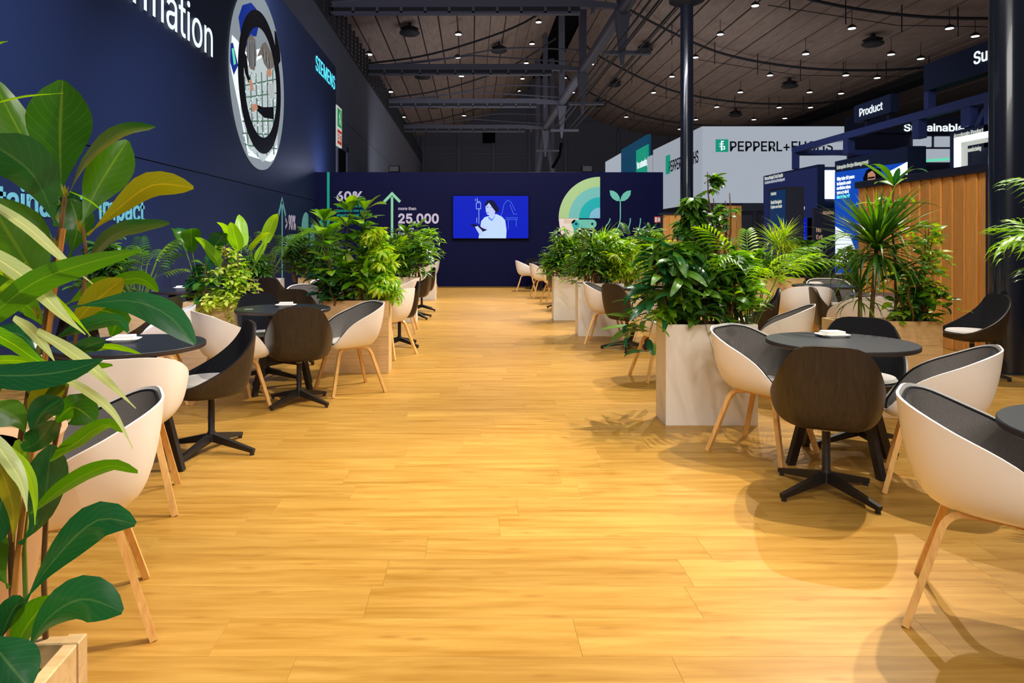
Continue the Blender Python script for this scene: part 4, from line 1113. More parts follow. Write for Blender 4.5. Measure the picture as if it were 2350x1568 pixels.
# hanging signs on the frame
sg = empty('header_sign', (XF-.02, 0, 0), 0, 'dark blue box sign with glowing word Product over the frame', 'sign')
MB().bbox((0, FY(2046), 3.92), (.16, FY(1962), 4.30), .006).build('box', M['navy'], sg)
text('lettering', 'Product', .165, (-.005, FY(1975), 4.03), '-x', E['pwhite'], sg, .006, width=FY(1975)-FY(2028))
for px in (1985, 2035): MB().box((.04, FY(px)-.05, zf-.0), (.10, FY(px)+.05, 3.93)).build('bracket', M['dnavy'], sg)
sg = empty('header_sign', (XF-.02, 0, 0), 0, 'large dark blue box sign beginning Su, cut off by the thick column', 'sign')
MB().bbox((0, 9.2, 4.12), (.25, FY(2122), 4.62), .006).build('box', M['navy'], sg)
text('lettering', 'Sustainability', .20, (-.006, FY(2238), 4.30), '-x', E['pwhite'], sg, .012)
# frontal header behind: Sustainable Digitalization
hd = empty('header_sign', (0, 20.2, 0), 0, 'dark header board with glowing words Sustainable Digital behind the frame', 'sign')
a, b = PX(1946, 306, 20.2), PX(2330, 270, 20.2)
MB().bbox((a.x, 0, a.z), (b.x, .2, b.z), .01).build('board', M['dnavy'], hd)
for px in (1960, 2300): MB().box((PX(px, 0, 20.2).x-.06, .05, 0), (PX(px, 0, 20.2).x+.06, .15, 4.5)).build('post', M['dnavy'], hd)
p = PX(2074, 301, 20.2)
text('lettering', 'Sustainable Digital', 16*20.2/F, (p.x, -.01, p.z), 'back', E['pwhite'], hd, .02, width=222*20.2/F)
# lit poster tower: Enterprise Recipe Management
def tower(y0, y1, h, label, depth=.9):
    e = empty('poster_tower', (XF, y0, 0), 0, label, 'booth')
    MB().bbox((0, 0, 0), (depth, y1-y0, h), .01).build('body', M['navy'], e)
    return e
yn, yf = FY(2083), FY(1916)
t1 = tower(yn, yf, H+.213*XF, 'tall booth tower with a lit blue poster about launching a new medicine faster', .36)
def tp(name, pts, m, e, y0, off):                           # polygon on the tower's side, from photo pixels
    q = []
    for px, py in pts:
        Y = FY(px); q.append((-(Y-y0), H+(CY-py)*Y/F))
    flat(name, q, m, (-.002, 0, 0), '-x', e, .004, off)
def tt(txt, px, py, h, wpx, m, e, y0, bold=.01):
    Y = FY(px); text('lettering', txt, h, (-.014, Y-y0, H+(CY-py)*Y/F), '-x', m, e, bold, width=FY(px)-FY(px+wpx))
tp('poster', [(1916, 640), (2083, 660), (2083, 372), (1916, 396)], E['blue2'], t1, yn, 0)
tp('light_panel', [(2040, 395), (2083, 372), (2083, 405), (2060, 414)], E['neon'], t1, yn, .004)
tp('light_panel', [(1918, 520), (1950, 540), (1975, 600), (1918, 610)], E['pwhite'], t1, yn, .004)
tp('hair', [(1984, 440), (1982, 408), (1990, 390), (2006, 383), (2022, 388), (2027, 410), (2024, 438), (2010, 452), (1996, 452)], E['pblack'], t1, yn, .006)
tp('face', [(1993, 420), (1993, 398), (2003, 392), (2010, 400), (2010, 420), (2003, 431)], E['pskin'], t1, yn, .009)
tp('glasses', [(1994, 407), (2009, 405), (2009, 409), (1994, 411)], E['pblack'], t1, yn, .012)
tp('coat', [(1976, 530), (1980, 470), (1990, 446), (2004, 440), (2014, 444), (2022, 470), (2022, 540)], E['shirt'], t1, yn, .007)
tp('dark_sweater', [(1999, 450), (2008, 440), (2016, 448), (2020, 540), (2006, 540)], E['pblack'], t1, yn, .008)
tt('Enterprise Recipe Management', 1922, 389, .085, 72, E['signw'], t1, yn)
for tx, py, wpx, mm in (('Why take 10 years', 415, 40, 'pwhite'), ('to launch a new', 426, 32, 'pwhite'), ('medicine when', 436, 31, 'pwhite'), ('you can do it', 446, 27, 'pwhite'), ('much faster?', 456, 29, 'cyan')):
    tt(tx, 1922, py, .075, wpx, E[mm], t1, yn, .02)
yn2, yf2 = FY(1877), FY(1752)
t2 = tower(yn2, yf2, H+.215*XF, 'blue booth tower lettered Process Design and Tech Transfer', .17)
tp('wall_print', [(1753, 640), (1876, 640), (1876, 384), (1753, 405)], E['purple'], t2, yn2, 0)
tt('Process Design & Tech Transfer', 1756, 414, .10, 42, E['signw'], t2, yn2, .01)
tt('Accelerate research and development', 1756, 423, .09, 46, E['box'], t2, yn2, 0)
tt('Digital Twin Challenge', 1818, 483, .09, 30, E['signw'], t2, yn2)
tp('display', [(1826, 572), (1852, 572), (1852, 500), (1826, 501)], E['screen'], t2, yn2, .006)
for k in range(4): tp('screen_line', [(1829+k*5, 512+k*9), (1848, 512+k*9), (1848, 513+k*9), (1829+k*5, 513+k*9)], E['line'], t2, yn2, .012)
tp('dark_niche', [(1854, 640), (1864, 640), (1864, 500), (1854, 500)], M['black'], t2, yn2, .006)
ks = empty('info_kiosk', (0, 0, 0), 0, 'dark blue upright information screen reading Booth Navigator', 'screen')
XK = 7.6; ky = lambda px: F*XK/(px-CX)
MB().bbox((XK, ky(1805), 0), (XK+.42, ky(1765), H+.1655*XK), .008).build('casing', M['dsteel'], ks)
flat('display', [(-ky(px), H+(CY-py)*ky(px)/F) for px, py in ((1767, 610), (1803, 620), (1803, 434), (1767, 440))], E['navyscr'], (XK-.002, 0, 0), '-x', ks)
for tx, py, wpx, hh in (('SIEMENS', 449, 12, .07), ('Booth Navigator', 469, 25, .09), ('Explore our booth', 479, 25, .08)):
    text('lettering', tx, hh, (XK-.01, ky(1770), H+(CY-py)*ky(1770)/F), '-x', E['signw'], ks, .0, width=ky(1770)-ky(1770+wpx))
lt = empty('light_panel', (0, 19.0, 0), 0, 'glaring white lit panel between the two blue booth towers', 'light')
a, b = PX(1893, 456, 19.0), PX(1925, 391, 19.0)
MB().bbox((a.x, 0, a.z), (b.x, .06, b.z), .01).build('diffuser', E['neon'], lt)
MB().box((a.x-.05, .06, 0), (b.x+.3, .12, b.z+.1)).build('frame', M['navy'], lt)
ne = empty('notice_board', (0, 11.9, 0), 0, 'dark standing board reading No Exit in front of the lit poster tower', 'sign')
a, b = PX(1869, 620, 11.9), PX(1916, 478, 11.9)
MB().bbox((a.x, 0, 0), (b.x, .08, b.z), .006).build('board', M['dnavy'], ne)
MB().bbox((a.x-.02, -.3, 0), (b.x+.4, .0, .75), .006).build('foot_counter', M['tableedge'], ne)
for tx, px, py, h_, wpx in (('SIEMENS', 1888, 492, 6.5, 25), ('No', 1873, 533, 9.5, 11), ('Exit', 1873, 549, 9.5, 15), ('main exit', 1873, 566, 3.5, 15)):
    p = PX(px, py, 11.9); text('lettering', tx, h_*11.9/F, (p.x, -.006, p.z), 'back', P['peach'], ne, .015, width=wpx*11.9/F)
p = PX(1889, 565, 11.9)
flat('arrow', [(0, -.008), (.04, -.008), (.025, -.03), (.035, -.03), (.055, 0), (.035, .03), (.025, .03), (.04, .008), (0, .008)], P['aqua'], (p.x, -.008, p.z), 'back', ne)
# neon framed niche booth beside the column
nb = empty('neon_booth', (8.5, 0, 0), 0, 'blue booth box with a glaring white light frame, beside the thick column', 'booth')
MB().bbox((0.0, 8.6, 0), (.2, FY(2180), 3.26), .01).build('body', M['navy'], nb)
yv0, yv1 = FY(2208), FY(2197)
MB().bbox((-.06, yv0, 2.2), (-.0, yv1, 3.12), .006).build('light_frame', E['neon'], nb)
MB().bbox((-.06, 8.6, 3.03), (-.0, yv0, 3.12), .006).build('light_frame', E['neon'], nb)
MB().bbox((-.02, FY(2221), 2.2), (-.001, yv0, 3.03), .003).build('inner_jamb', E['signw'], nb)
MB().bbox((-.02, 8.6, 2.95), (-.001, yv0, 3.03), .003).build('inner_jamb', E['signw'], nb)
text('lettering', 'Accelerate Product', .075, (-.01, FY(2190), 3.13), '-x', E['signw'], nb, .01, width=FY(2194)-FY(2262))
text('lettering', 'manufacturing', .07, (-.03, FY(2224), 2.84), '-x', E['signw'], nb, .01, width=FY(2219)-FY(2250))
gn = empty('mint_neon_frame', (0, 15.5, 0), 0, 'mint green lit tube frame behind the cedar wall', 'light')
a, b = PX(2114, 398, 15.5), PX(2176, 370, 15.5)
MB().tube(rounded([(a.x, 0, 0), (a.x, 0, b.z), (b.x+.9, 0, b.z+.12)], .05, 5), .03, 8).build('tube', E['mint'], gn, True)
MB().box((a.x+.05, .15, a.z-.6), (b.x+.6, .2, a.z+.02)).build('panel', E['teal'], gn)

# ------------------------------------------------------------------ plants
def blade(wfun, n=7, droop=.25, fold=.25, curl=0.0, wid=1.0):
    """leaf blade of length 1 along +Y, face up, as (verts, faces, uvs)"""
    vs, uv, fs = [], [], []
    y = z = 0.0; ang = droop*.35
    for i in range(n+1):
        t_ = i/n
        a = ang - droop*1.7*t_*t_
        if i: y += math.cos(a)/n; z += math.sin(a)/n
        hw = max(wfun(t_)*wid, .0012)
        for k, u in enumerate((-1, -.5, 0, .5, 1)):
            up = abs(u)*hw*fold*(1-.3*abs(u)) + curl*math.sin(t_*9+u)*hw*.12
            vs.append((u*hw*.98, y, z+up)); uv.append((.5+u/2, t_))
    for i in range(n):
        for k in range(4):
            a_ = i*5+k; fs.append((a_, a_+1, a_+6, a_+5))
    return vs, fs, uv
def ws(f, p=1.0): return f
SH = {
 'oval': lambda t: .24*math.sin(PI*min(1, t**.9))**.75*(1-.25*t),
 'lance': lambda t: .085*math.sin(PI*t**.8)**.8,
 'strap': lambda t: .024*(1-t**3)**.8*(.55+.6*math.sin(PI*min(1, t*1.1))),
 'obov': lambda t: (.03 if t < .06 else .235*math.sin(PI*min(1, (t-.04)**1.55/.96))**.8),
 'long': lambda t: .012 if t < .05 else .105*math.sin(PI*(t-.03)**.95)**.7,
 'paddle': lambda t: .19*math.sin(PI*min(1, t**.75))**.55,
 'fiddle': lambda t: .30*abs(math.sin(PI*min(1, t**1.25)))**.6*(1-.28*math.exp(-((t-.42)/.12)**2)),
}
def comp(parts):
    vs, fs, uv = [], [], []
    for (v, f, u), mtx in parts:
        n = len(vs); vs += [tuple(mtx @ Vector(p)) for p in v]; uv += u; fs += [tuple(i+n for i in q) for q in f]
    return vs, fs, uv
def rot(ax, d): return Matrix.Rotation(math.radians(d), 4, ax)
def tr(x, y, z): return Matrix.Translation((x, y, z))
LEAF = {}
for k in SH:
    nn = {'obov': 9, 'long': 9, 'paddle': 10, 'fiddle': 10}.get(k, 5)
    for v, (dr_, fo) in enumerate(((.15, .35), (.45, .25), (.85, .15))):
        LEAF[k, v] = blade(SH[k], nn, dr_, fo, 1.0 if k in ('paddle', 'fiddle') else 0)
def umbrella(n, droop):
    return comp([(blade(SH['oval'], 4, .35, .3, wid=.75), rot('Z', 360/n*i) @ tr(0, .06, 0) @ rot('X', -droop) @ Matrix.Scale(.9, 4)) for i in range(n)])
for v in range(3): LEAF['umbrella', v] = umbrella(7, 10+18*v)
def frond(n, dr_, hang):
    parts = []; y = z = 0; pts = [(0, 0, 0)]
    for i in range(1, n+1):
        t_ = i/n; a = dr_*.5 - dr_*1.9*t_*t_
        y += math.cos(a)/n; z += math.sin(a)/n; pts.append((0, y, z))
        if t_ < .22: continue
        L_ = .40*math.sin(PI*(.18+.74*t_))**.6
        for s_ in (-1, 1):
            parts.append((blade(SH['lance'], 3, .5, .3, wid=.62), tr(0, y, z) @ rot('Z', -s_*(62-30*t_)) @ rot('X', -hang) @ Matrix.Scale(L_, 4)))
    v, f, u = comp(parts)
    mb = MB().tube(pts, .006, 4, r2=.002); n0 = len(v)
    v += mb.v; f += [tuple(i+n0 for i in q) for q in mb.f]; u += [(.5, .5)]*len(mb.v)
    return v, f, u
for v, (a, b) in enumerate(((.5, 10), (.9, 22), (1.3, 35))): LEAF['frond', v] = frond(13, a, b)
def rhapis(n, hang):
    return comp([(blade(SH['lance'], 4, .55, .3, wid=.8), rot('Z', -80+160*i/(n-1)) @ rot('X', -hang-10*abs(i-(n-1)/2)/n)) for i in range(n)])
for v in range(3): LEAF['fan', v] = rhapis(7, 5+18*v)
def to_mesh(name, vfu, m):
    vs, fs, uv = vfu
    me = bpy.data.meshes.new(name); me.from_pydata(vs, [], fs); me.materials.append(m)
    ul = me.uv_layers.new(name='UVMap')
    idx = np.zeros(len(me.loops), dtype=np.int32); me.loops.foreach_get('vertex_index', idx)
    ul.data.foreach_set('uv', np.array(uv, dtype=np.float32)[idx].ravel())
    me.polygons.foreach_set('use_smooth', [True]*len(me.polygons)); me.update()
    return me
LM = {}
def leafmesh(kind, v, m):
    if (kind, v, m) not in LM:
        LM[kind, v, m] = to_mesh('frond' if kind == 'frond' else 'leaf', LEAF[kind, v], G[m])
    return LM[kind, v, m]
def aim(base, d, roll=0.0, scale=1.0, up=(0, 0, 1)):
    d = Vector(d).normalized(); u = Vector(up)
    x = d.cross(u)
    if x.length < 1e-3: x = Vector((1, 0, 0))
    x.normalize(); z = x.cross(d)
    m_ = Matrix((x, d, z)).transposed().to_4x4()
    return Matrix.Translation(base) @ m_ @ Matrix.Rotation(roll, 4, 'Y') @ Matrix.Scale(scale, 4)
def plant(kind, x, y, h, spread, seed, label, z0=.685, near=True, mats=('mid', 'dark'), n=120, size=.11, shape='oval', cat='plant', lean=(0, 0), group=None, name='potted_plant', stems=3, under=.05):
    """h = height above z0.  near: every leaf its own object (up to 300); otherwise one mesh of foliage"""
    rg = random.Random(seed); L_ = []
    e = empty(name, (x, y, z0), 0, label, cat, group)
    lx, ly = lean
    if kind == 'bush':                                       # leafy shrub: stems with twigs carrying leaves
        ends = []
        for s_ in range(stems):
            a = rg.uniform(0, 2*PI); r0 = rg.uniform(.01, .05); r1 = rg.uniform(.05, .35)*spread
            hh = h*rg.uniform(.78, .98)
            pts = [Vector((math.cos(a)*(r0+(r1-r0)*t_**1.3)+lx*t_*t_+.015*math.sin(9*t_+s_), math.sin(a)*(r0+(r1-r0)*t_**1.3)+ly*t_*t_, -.02+(hh+.02)*t_)) for t_ in [i/7 for i in range(8)]]
            MB().tube(pts, .010+.006*h, 7, r2=.003).build('stem', M['stem'], e, True); ends.append(pts)
        tw = MB()
        ntw = max(8, n//9)
        for k in range(ntw):
            pts = rg.choice(ends); t_ = rg.uniform(.15, 1)**.8; f_ = t_*7; i = min(6, int(f_)); b = pts[i].lerp(pts[i+1], f_-i)
            a = rg.uniform(0, 2*PI); ln = spread*rg.uniform(.35, 1.0)*(1-.55*t_**3)*(.6+.4*math.sin(PI*min(1, t_+.15)))
            d = Vector((math.cos(a), math.sin(a), rg.uniform(.1, .75))); d.normalize()
            tip = b+d*ln; mid = b+d*ln*.5+Vector((0, 0, .05*ln)); tip.z -= under*ln*2
            tw.tube([b, mid, tip], .0035, 4, r2=.0012)
            for q in range(9):
                u = .25+.75*q/8; p = b.lerp(mid, u*2) if u < .5 else mid.lerp(tip, u*2-1)
                a2 = a+(-1)**q*rg.uniform(.5, 1.3)+rg.uniform(-.4, .4)
                dd = Vector((math.cos(a2), math.sin(a2), rg.uniform(-.55, .45)))
                L_.append((shape, rg.randrange(3), rg.choice(mats), aim(p, dd, rg.uniform(-.6, .6), size*rg.uniform(.65, 1.15))))
        tag(tw.build('twigs', M['stem'], e), kind='stuff')
    elif kind == 'palm':                                     # clump of arching fronds
        st = MB()
        for k in range(n):
            a = 2*PI*k/n*2.4+rg.uniform(-.3, .3); el = rg.uniform(.25, 1.25); b = Vector((math.cos(a)*.03, math.sin(a)*.03, 0))
            hh = h*rg.uniform(.35, .72); d0 = Vector((math.cos(a)*spread*.35, math.sin(a)*spread*.35, hh))
            top = b+d0; st.tube([b, b+d0*.5+Vector((0, 0, .02)), top], .006, 5, r2=.0035)
            d = Vector((math.cos(a)+lx, math.sin(a)+ly, el)); L_.append((shape, rg.randrange(3), rg.choice(mats), aim(top, d, rg.uniform(-.3, .3), size*rg.uniform(.75, 1.15))))
        tag(st.build('stalks', M['greenstem'], e, True), kind='stuff')
    elif kind == 'tuft':                                     # bare canes with tufts of strap leaves
        for s_ in range(stems):
            a = 2*PI*s_/stems+rg.uniform(-.4, .4); hh = h*(1-(1.1 if stems == 2 else .28)*s_/max(1, stems))*.66
            pts = [Vector((math.cos(a)*.05*(1+t_*spread)+lx*t_, math.sin(a)*.05*(1+t_)+ly*t_, hh*t_)) for t_ in [i/5 for i in range(6)]]
            MB().tube(pts, .017, 8, r2=.013).build('cane', M['stem'], e, True)
            m_ = n//stems if stems != 2 else (210, 60)[s_]
            for k in range(m_):
                t_ = k/m_; a2 = k*2.4; el = -.55+1.9*t_+rg.uniform(-.15, .15)
                p = pts[-1]+Vector((0, 0, -.10+.14*t_)); d = Vector((math.cos(a2), math.sin(a2), el))
                L_.append((shape, 0 if t_ > .5 else rg.choice((1, 2)), rg.choice(mats), aim(p, d, 0, size*(.6 if stems == 2 and s_ else 1)*rg.uniform(.8, 1.1))))
    elif kind == 'whorl':                                    # upright stems with whorls of large leaves
        for s_ in range(stems):
            a = 2*PI*s_/stems+rg.uniform(-.5, .5); hh = h*(1-.22*s_/max(1, stems))
            pts = [Vector((math.cos(a)*.05*(1+t_*2*spread)+lx*t_+.02*math.sin(6*t_), math.sin(a)*.05*(1+t_*2)+ly*t_, hh*.86*t_)) for t_ in [i/6 for i in range(7)]]
            MB().tube(pts, .011, 7, r2=.006).build('stem', M['stem'], e, True)
            nw = max(2, n//stems//7)
            for w_ in range(nw):
                t_ = .22+.78*w_/(nw-1); f_ = t_*6; i = min(5, int(f_)); b = pts[i].lerp(pts[i+1], f_-i)
                for k in range(7):
                    a2 = k*2*PI/7+w_*.5+rg.uniform(-.2, .2); d = Vector((math.cos(a2), math.sin(a2), rg.uniform(.15, 1.0)*(1.3 if w_ == nw-1 else .6)))
                    L_.append((shape, rg.randrange(3), rg.choice(mats), aim(b, d, rg.uniform(-.3, .3), size*rg.uniform(.7, 1.15))))
    elif kind == 'paddle':                                   # long stalks from the base, one big blade each
        st = MB()
        for k in range(n):
            a = k*2.4+rg.uniform(-.3, .3); hh = h*rg.uniform(.45, .8); out = spread*rg.uniform(.15, .55)
            top = Vector((math.cos(a)*out+lx, math.sin(a)*out+ly, hh))
            st.tube([Vector((0, 0, 0)), top*.5+Vector((0, 0, .04)), top], .007, 6, r2=.004)
            d = Vector((math.cos(a)*.6, math.sin(a)*.6, rg.uniform(.5, 1.6)))
            L_.append((shape, rg.randrange(2), rg.choice(mats), aim(top, d, rg.uniform(-.9, .9), size*rg.uniform(.8, 1.2))))
        tag(st.build('stalks', M['greenstem'], e, True), kind='stuff')
    elif kind == 'trail':                                    # trailing mass spilling over the rim
        vi = MB()
        for k in range(n//9):
            a = rg.uniform(0, 2*PI); ln = spread*rg.uniform(.4, 1); up_ = rg.uniform(.2, 1)*h
            p0 = Vector((rg.uniform(-.1, .1), rg.uniform(-.05, .05), 0)); p1 = Vector((math.cos(a)*ln*.5, math.sin(a)*ln*.4, up_)); p2 = Vector((math.cos(a)*ln, math.sin(a)*ln*.6, up_*.5-rg.uniform(.0, .22)*(1 if math.sin(a) < 0 else 0)))
            vi.tube([p0, p1, p2], .002, 4)
            for q in range(9):
                u = .15+.85*q/8; p = p0.lerp(p1, u*2) if u < .5 else p1.lerp(p2, u*2-1)
                a2 = rg.uniform(0, 2*PI)
                L_.append((shape, 1, rg.choice(mats), aim(p, (math.cos(a2), math.sin(a2), rg.uniform(-.8, .3)), rg.uniform(-.5, .5), size*rg.uniform(.7, 1.2))))
        tag(vi.build('vines', M['greenstem'], e), kind='stuff')
    put_leaves(L_, e, near)
    return e
def put_leaves(L_, e, near):
    if near:
        for (sh, v, m_, mt) in L_[:300]: 
            nm = 'frond' if sh in ('frond',) else 'leaf'
            link(nm, leafmesh(sh, v, m_), e, mtx=mt)
        L_ = L_[300:]
    by = {}
    for q in L_: by.setdefault(q[2], []).append(q)
    for m_, qs in by.items():
        V, Fc, U = [], [], []; n0 = 0
        for (sh, v, _, mt) in qs:
            vs, fs, uv = LEAF[sh, v]
            A = np.array(vs); Mx = np.array(mt); A = A @ Mx[:3, :3].T + Mx[:3, 3]
            V.append(A); U += uv; Fc += [tuple(i+n0 for i in f) for f in fs]; n0 += len(vs)
        o = link('foliage', to_mesh('foliage', (np.concatenate(V).tolist(), Fc, U), G[m_]), e); tag(o, kind='stuff')

def fill(px, Y, top, seed, where, mats=('mid', 'dark'), shape='long', size=.2, n=260, spread=.36):
    plant('bush', xx(px, Y), Y, pz(top, Y), spread, seed, where, mats=mats, n=n, size=size, shape=shape, stems=4, near=False, under=.25)
def pz(py, Y): return H-(py-CY)*Y/F - .685                  # height above the soil reached at photo row py
def xx(px, Y): return (px-CX)*Y/F
# --- right, nearest white planter (Y about 5.2)
Y = 5.2
plant('bush', xx(1545, Y), Y, pz(545, Y), .42, 1, 'dark plant with long drooping leaves over the left end of the nearest white planter', mats=('dark', 'bigdark', 'mid'), n=290, size=.28, shape='long', stems=4, under=.75, group=None)
plant('bush', xx(1655, Y+.05), Y+.05, pz(385, Y), .34, 2, 'tall leafy shrub in the middle of the nearest white planter', mats=('mid', 'dark', 'dark'), n=297, size=.105, shape='oval', stems=4)
plant('bush', xx(1590, Y+.08), Y+.08, pz(435, Y), .24, 3, 'thin shrub beside the slim column in the nearest white planter', mats=('dark', 'mid'), n=190, size=.13, shape='umbrella', stems=3)
plant('palm', xx(1722, Y), Y-.0, pz(520, Y), .45, 4, 'bright green palm at the right end of the nearest white planter', mats=('mid', 'bright'), n=15, size=.50, shape='frond')
# --- right, second and third white planters
Y = 9.85
plant('bush', xx(1345, Y), Y, pz(515, Y), .40, 5, 'dark leafy shrub with hanging leaves, left in the second white planter on the right', mats=('mid', 'dark'), n=420, size=.17, shape='lance', stems=3, near=False, under=.3)
plant('bush', xx(1400, Y), Y, pz(535, Y), .38, 6, 'yellow-green feathery shrub in the second white planter on the right', mats=('bright', 'mid', 'yellow'), n=420, size=.12, shape='umbrella', stems=3, near=False)
plant('tuft', xx(1372, Y), Y+.05, pz(505, Y), .6, 7, 'spiky green dracaena above the second white planter on the right', mats=('bright', 'mid'), n=120, size=.36, shape='strap', stems=3, near=False)
plant('palm', xx(1440, Y), Y, pz(560, Y), .55, 8, 'pale green palm at the right end of the second white planter', mats=('yellow', 'bright'), n=16, size=.42, shape='frond', near=False)
Y = 11.75
plant('bush', xx(1290, Y), Y, pz(520, Y), .42, 9, 'bushy green shrub hanging over the left end of the third white planter', mats=('mid', 'bright', 'dark'), n=480, size=.17, shape='lance', stems=4, near=False, under=.3)
plant('tuft', xx(1325, Y), Y, pz(510, Y), .6, 10, 'spiky green dracaena in the third white planter on the right', mats=('mid', 'bright'), n=150, size=.36, shape='strap', stems=3, near=False)
# --- right, oak planters further back
Y = 12.3
plant('whorl', xx(1480, Y), Y, pz(510, Y), .5, 11, 'dark whorled shrub beyond the middle right table', mats=('dark', 'bigdark'), n=130, size=.22, shape='long', stems=3, near=False)
plant('bush', xx(1505, Y), Y, pz(530, Y), .40, 12, 'lime green leafy shrub beyond the middle right table', mats=('yellow', 'bright'), n=330, size=.11, shape='umbrella', stems=3, near=False)
Y = 14.75
plant('palm', xx(1455, Y), Y, pz(520, Y), .6, 13, 'green palm in the farthest oak planter on the right', mats=('mid', 'bright'), n=18, size=.45, shape='frond', near=False)
Y = 11.25
plant('tuft', xx(1785, Y), Y, pz(492, Y), .8, 14, 'bright spiky dracaena in front of the booth navigator screen', mats=('bright', 'yellow'), n=170, size=.42, shape='strap', stems=3, near=False)
plant('bush', xx(1800, Y-.05), Y-.05, pz(545, Y), .34, 15, 'yellow-green umbrella-leaved shrub in front of the booth navigator screen', mats=('yellow', 'lime'), n=200, size=.12, shape='umbrella', stems=3, near=False)
plant('bush', xx(1845, Y), Y, pz(530, Y), .34, 16, 'shrub with long hanging leaves beside the dark notice board', mats=('dark', 'mid'), n=330, size=.2, shape='long', stems=3, near=False, under=.5)
plant('bush', xx(1745, Y), Y, pz(560, Y), .3, 17, 'small green shrub left of the dracaena before the booth navigator screen', mats=('mid', 'bright'), n=160, size=.14, shape='oval', stems=2, near=False)
Y = 12.55
plant('bush', xx(1945, Y), Y, pz(560, Y), .42, 18, 'low green shrub in front of the large lit poster', mats=('mid', 'bright', 'yellow'), n=260, size=.13, shape='oval', stems=3, near=False)
# --- right oak planter (Y about 5.4)
Y = 5.4
plant('tuft', xx(1985, Y), Y, pz(462, Y), .6, 19, 'dragon tree with two bare canes and spiky tufts in the oak planter', mats=('mid', 'dark', 'dark'), n=298, size=.52, shape='strap', stems=2, lean=(.02, 0))
plant('whorl', xx(2048, Y), Y+.04, pz(372, Y), .35, 20, 'tall thin plant with broad pale leaves at its crown in the oak planter', mats=('big', 'bright', 'bigdark'), n=42, size=.30, shape='long', stems=1)
plant('bush', xx(2120, Y), Y, pz(485, Y), .50, 21, 'weeping fig with fine lime twigs reaching right in the oak planter', mats=('mid', 'bright', 'yellow'), n=290, size=.085, shape='oval', stems=3, lean=(.08, 0), under=.25)
plant('whorl', xx(2085, Y), Y-.06, pz(620, Y), .5, 22, 'low dark glossy plant at the rim of the oak planter', mats=('bigdark', 'dark'), n=21, size=.13, shape='obov', stems=3)
# --- right edge palm
rp = planter(3.20, 3.68, 3.55, .3, 'white', 'white planter outside the picture at right under the palm')
plant('palm', 3.42, 3.70, .86, .4, 23, 'green palm fronds entering from the right edge before the thick column', mats=('mid', 'bright'), n=15, size=.50, shape='frond', lean=(-.12, 0))
plant('palm', 3.52, 3.66, .72, .5, 24, 'lower green palm fronds at the right edge before the thick column', mats=('mid', 'bright', 'dark'), n=15, size=.48, shape='frond', lean=(-.25, 0))
plant('palm', 3.36, 3.80, 1.15, .3, 25, 'upright green palm leaf tips highest at the right edge', mats=('mid', 'bright'), n=9, size=.40, shape='frond', lean=(.0, 0))
# --- left aisle oak planter (Y about 7.17)
Y = 7.17
plant('whorl', xx(775, Y), Y, pz(452, Y), .8, 24, 'tall plant with broad bright oval leaves, left in the aisle oak planter', mats=('bright', 'big', 'bright'), n=84, size=.26, shape='obov', stems=2)
plant('whorl', xx(815, Y), Y+.05, pz(448, Y), .5, 25, 'second broad-leaved plant behind the umbrella shrub in the aisle oak planter', mats=('big', 'bigdark', 'mid'), n=63, size=.25, shape='obov', stems=1)
plant('bush', xx(862, Y), Y, pz(515, Y), .30, 26, 'dense lime green umbrella-leaved shrub at the right end of the aisle oak planter', mats=('bright', 'yellow', 'yellow'), n=290, size=.125, shape='umbrella', stems=3)
plant('paddle', xx(842, Y), Y-.05, pz(590, Y), .35, 27, 'pale curling leaf stalks standing before the umbrella-leaved shrub', mats=('lime', 'bright'), n=7, size=.26, shape='paddle')
plant('whorl', xx(775, Y), Y-.08, pz(640, Y), .6, 28, 'low dark glossy leaves hanging over the aisle oak planter', mats=('bigdark', 'dark'), n=42, size=.20, shape='obov', stems=3)
# --- left rear planters
Y = 11.43
plant('bush', xx(925, Y), Y, pz(510, Y), .44, 29, 'grey-green shrub over the middle white planter on the left', mats=('mid', 'dark', 'bright'), n=420, size=.16, shape='lance', stems=4, near=False, under=.2)
plant('whorl', xx(945, Y), Y, pz(503, Y), .5, 30, 'whorled broad-leaved plant over the middle white planter on the left', mats=('mid', 'big'), n=84, size=.2, shape='obov', stems=2, near=False)
plant('palm', xx(900, Y), Y-.05, pz(560, Y), .5, 31, 'feathery palm low over the middle white planter on the left', mats=('bright', 'mid'), n=14, size=.4, shape='frond', near=False)
Y = 15.55
plant('bush', xx(975, Y), Y, pz(520, Y), .62, 32, 'bright bushy plant on the farthest white planter on the left', mats=('bright', 'mid'), n=460, size=.2, shape='lance', stems=4, near=False)
Y = 11.25
plant('bush', xx(705, Y), Y, pz(522, Y), .34, 33, 'small-leaved dense shrub in the oak planter near the blue wall corner', mats=('dark', 'mid', 'mid'), n=640, size=.075, shape='oval', stems=4, near=False)
plant('tuft', xx(735, Y), Y, pz(505, Y), .8, 34, 'spiky dracaena in the oak planter near the blue wall corner', mats=('mid', 'dark'), n=130, size=.42, shape='strap', stems=2, near=False)
Y = 10.95
plant('palm', xx(612, Y), Y, pz(540, Y), .7, 35, 'dark palm with hanging fronds over the leaf-shadowed white planter', mats=('dark', 'mid'), n=20, size=.55, shape='frond', near=False)
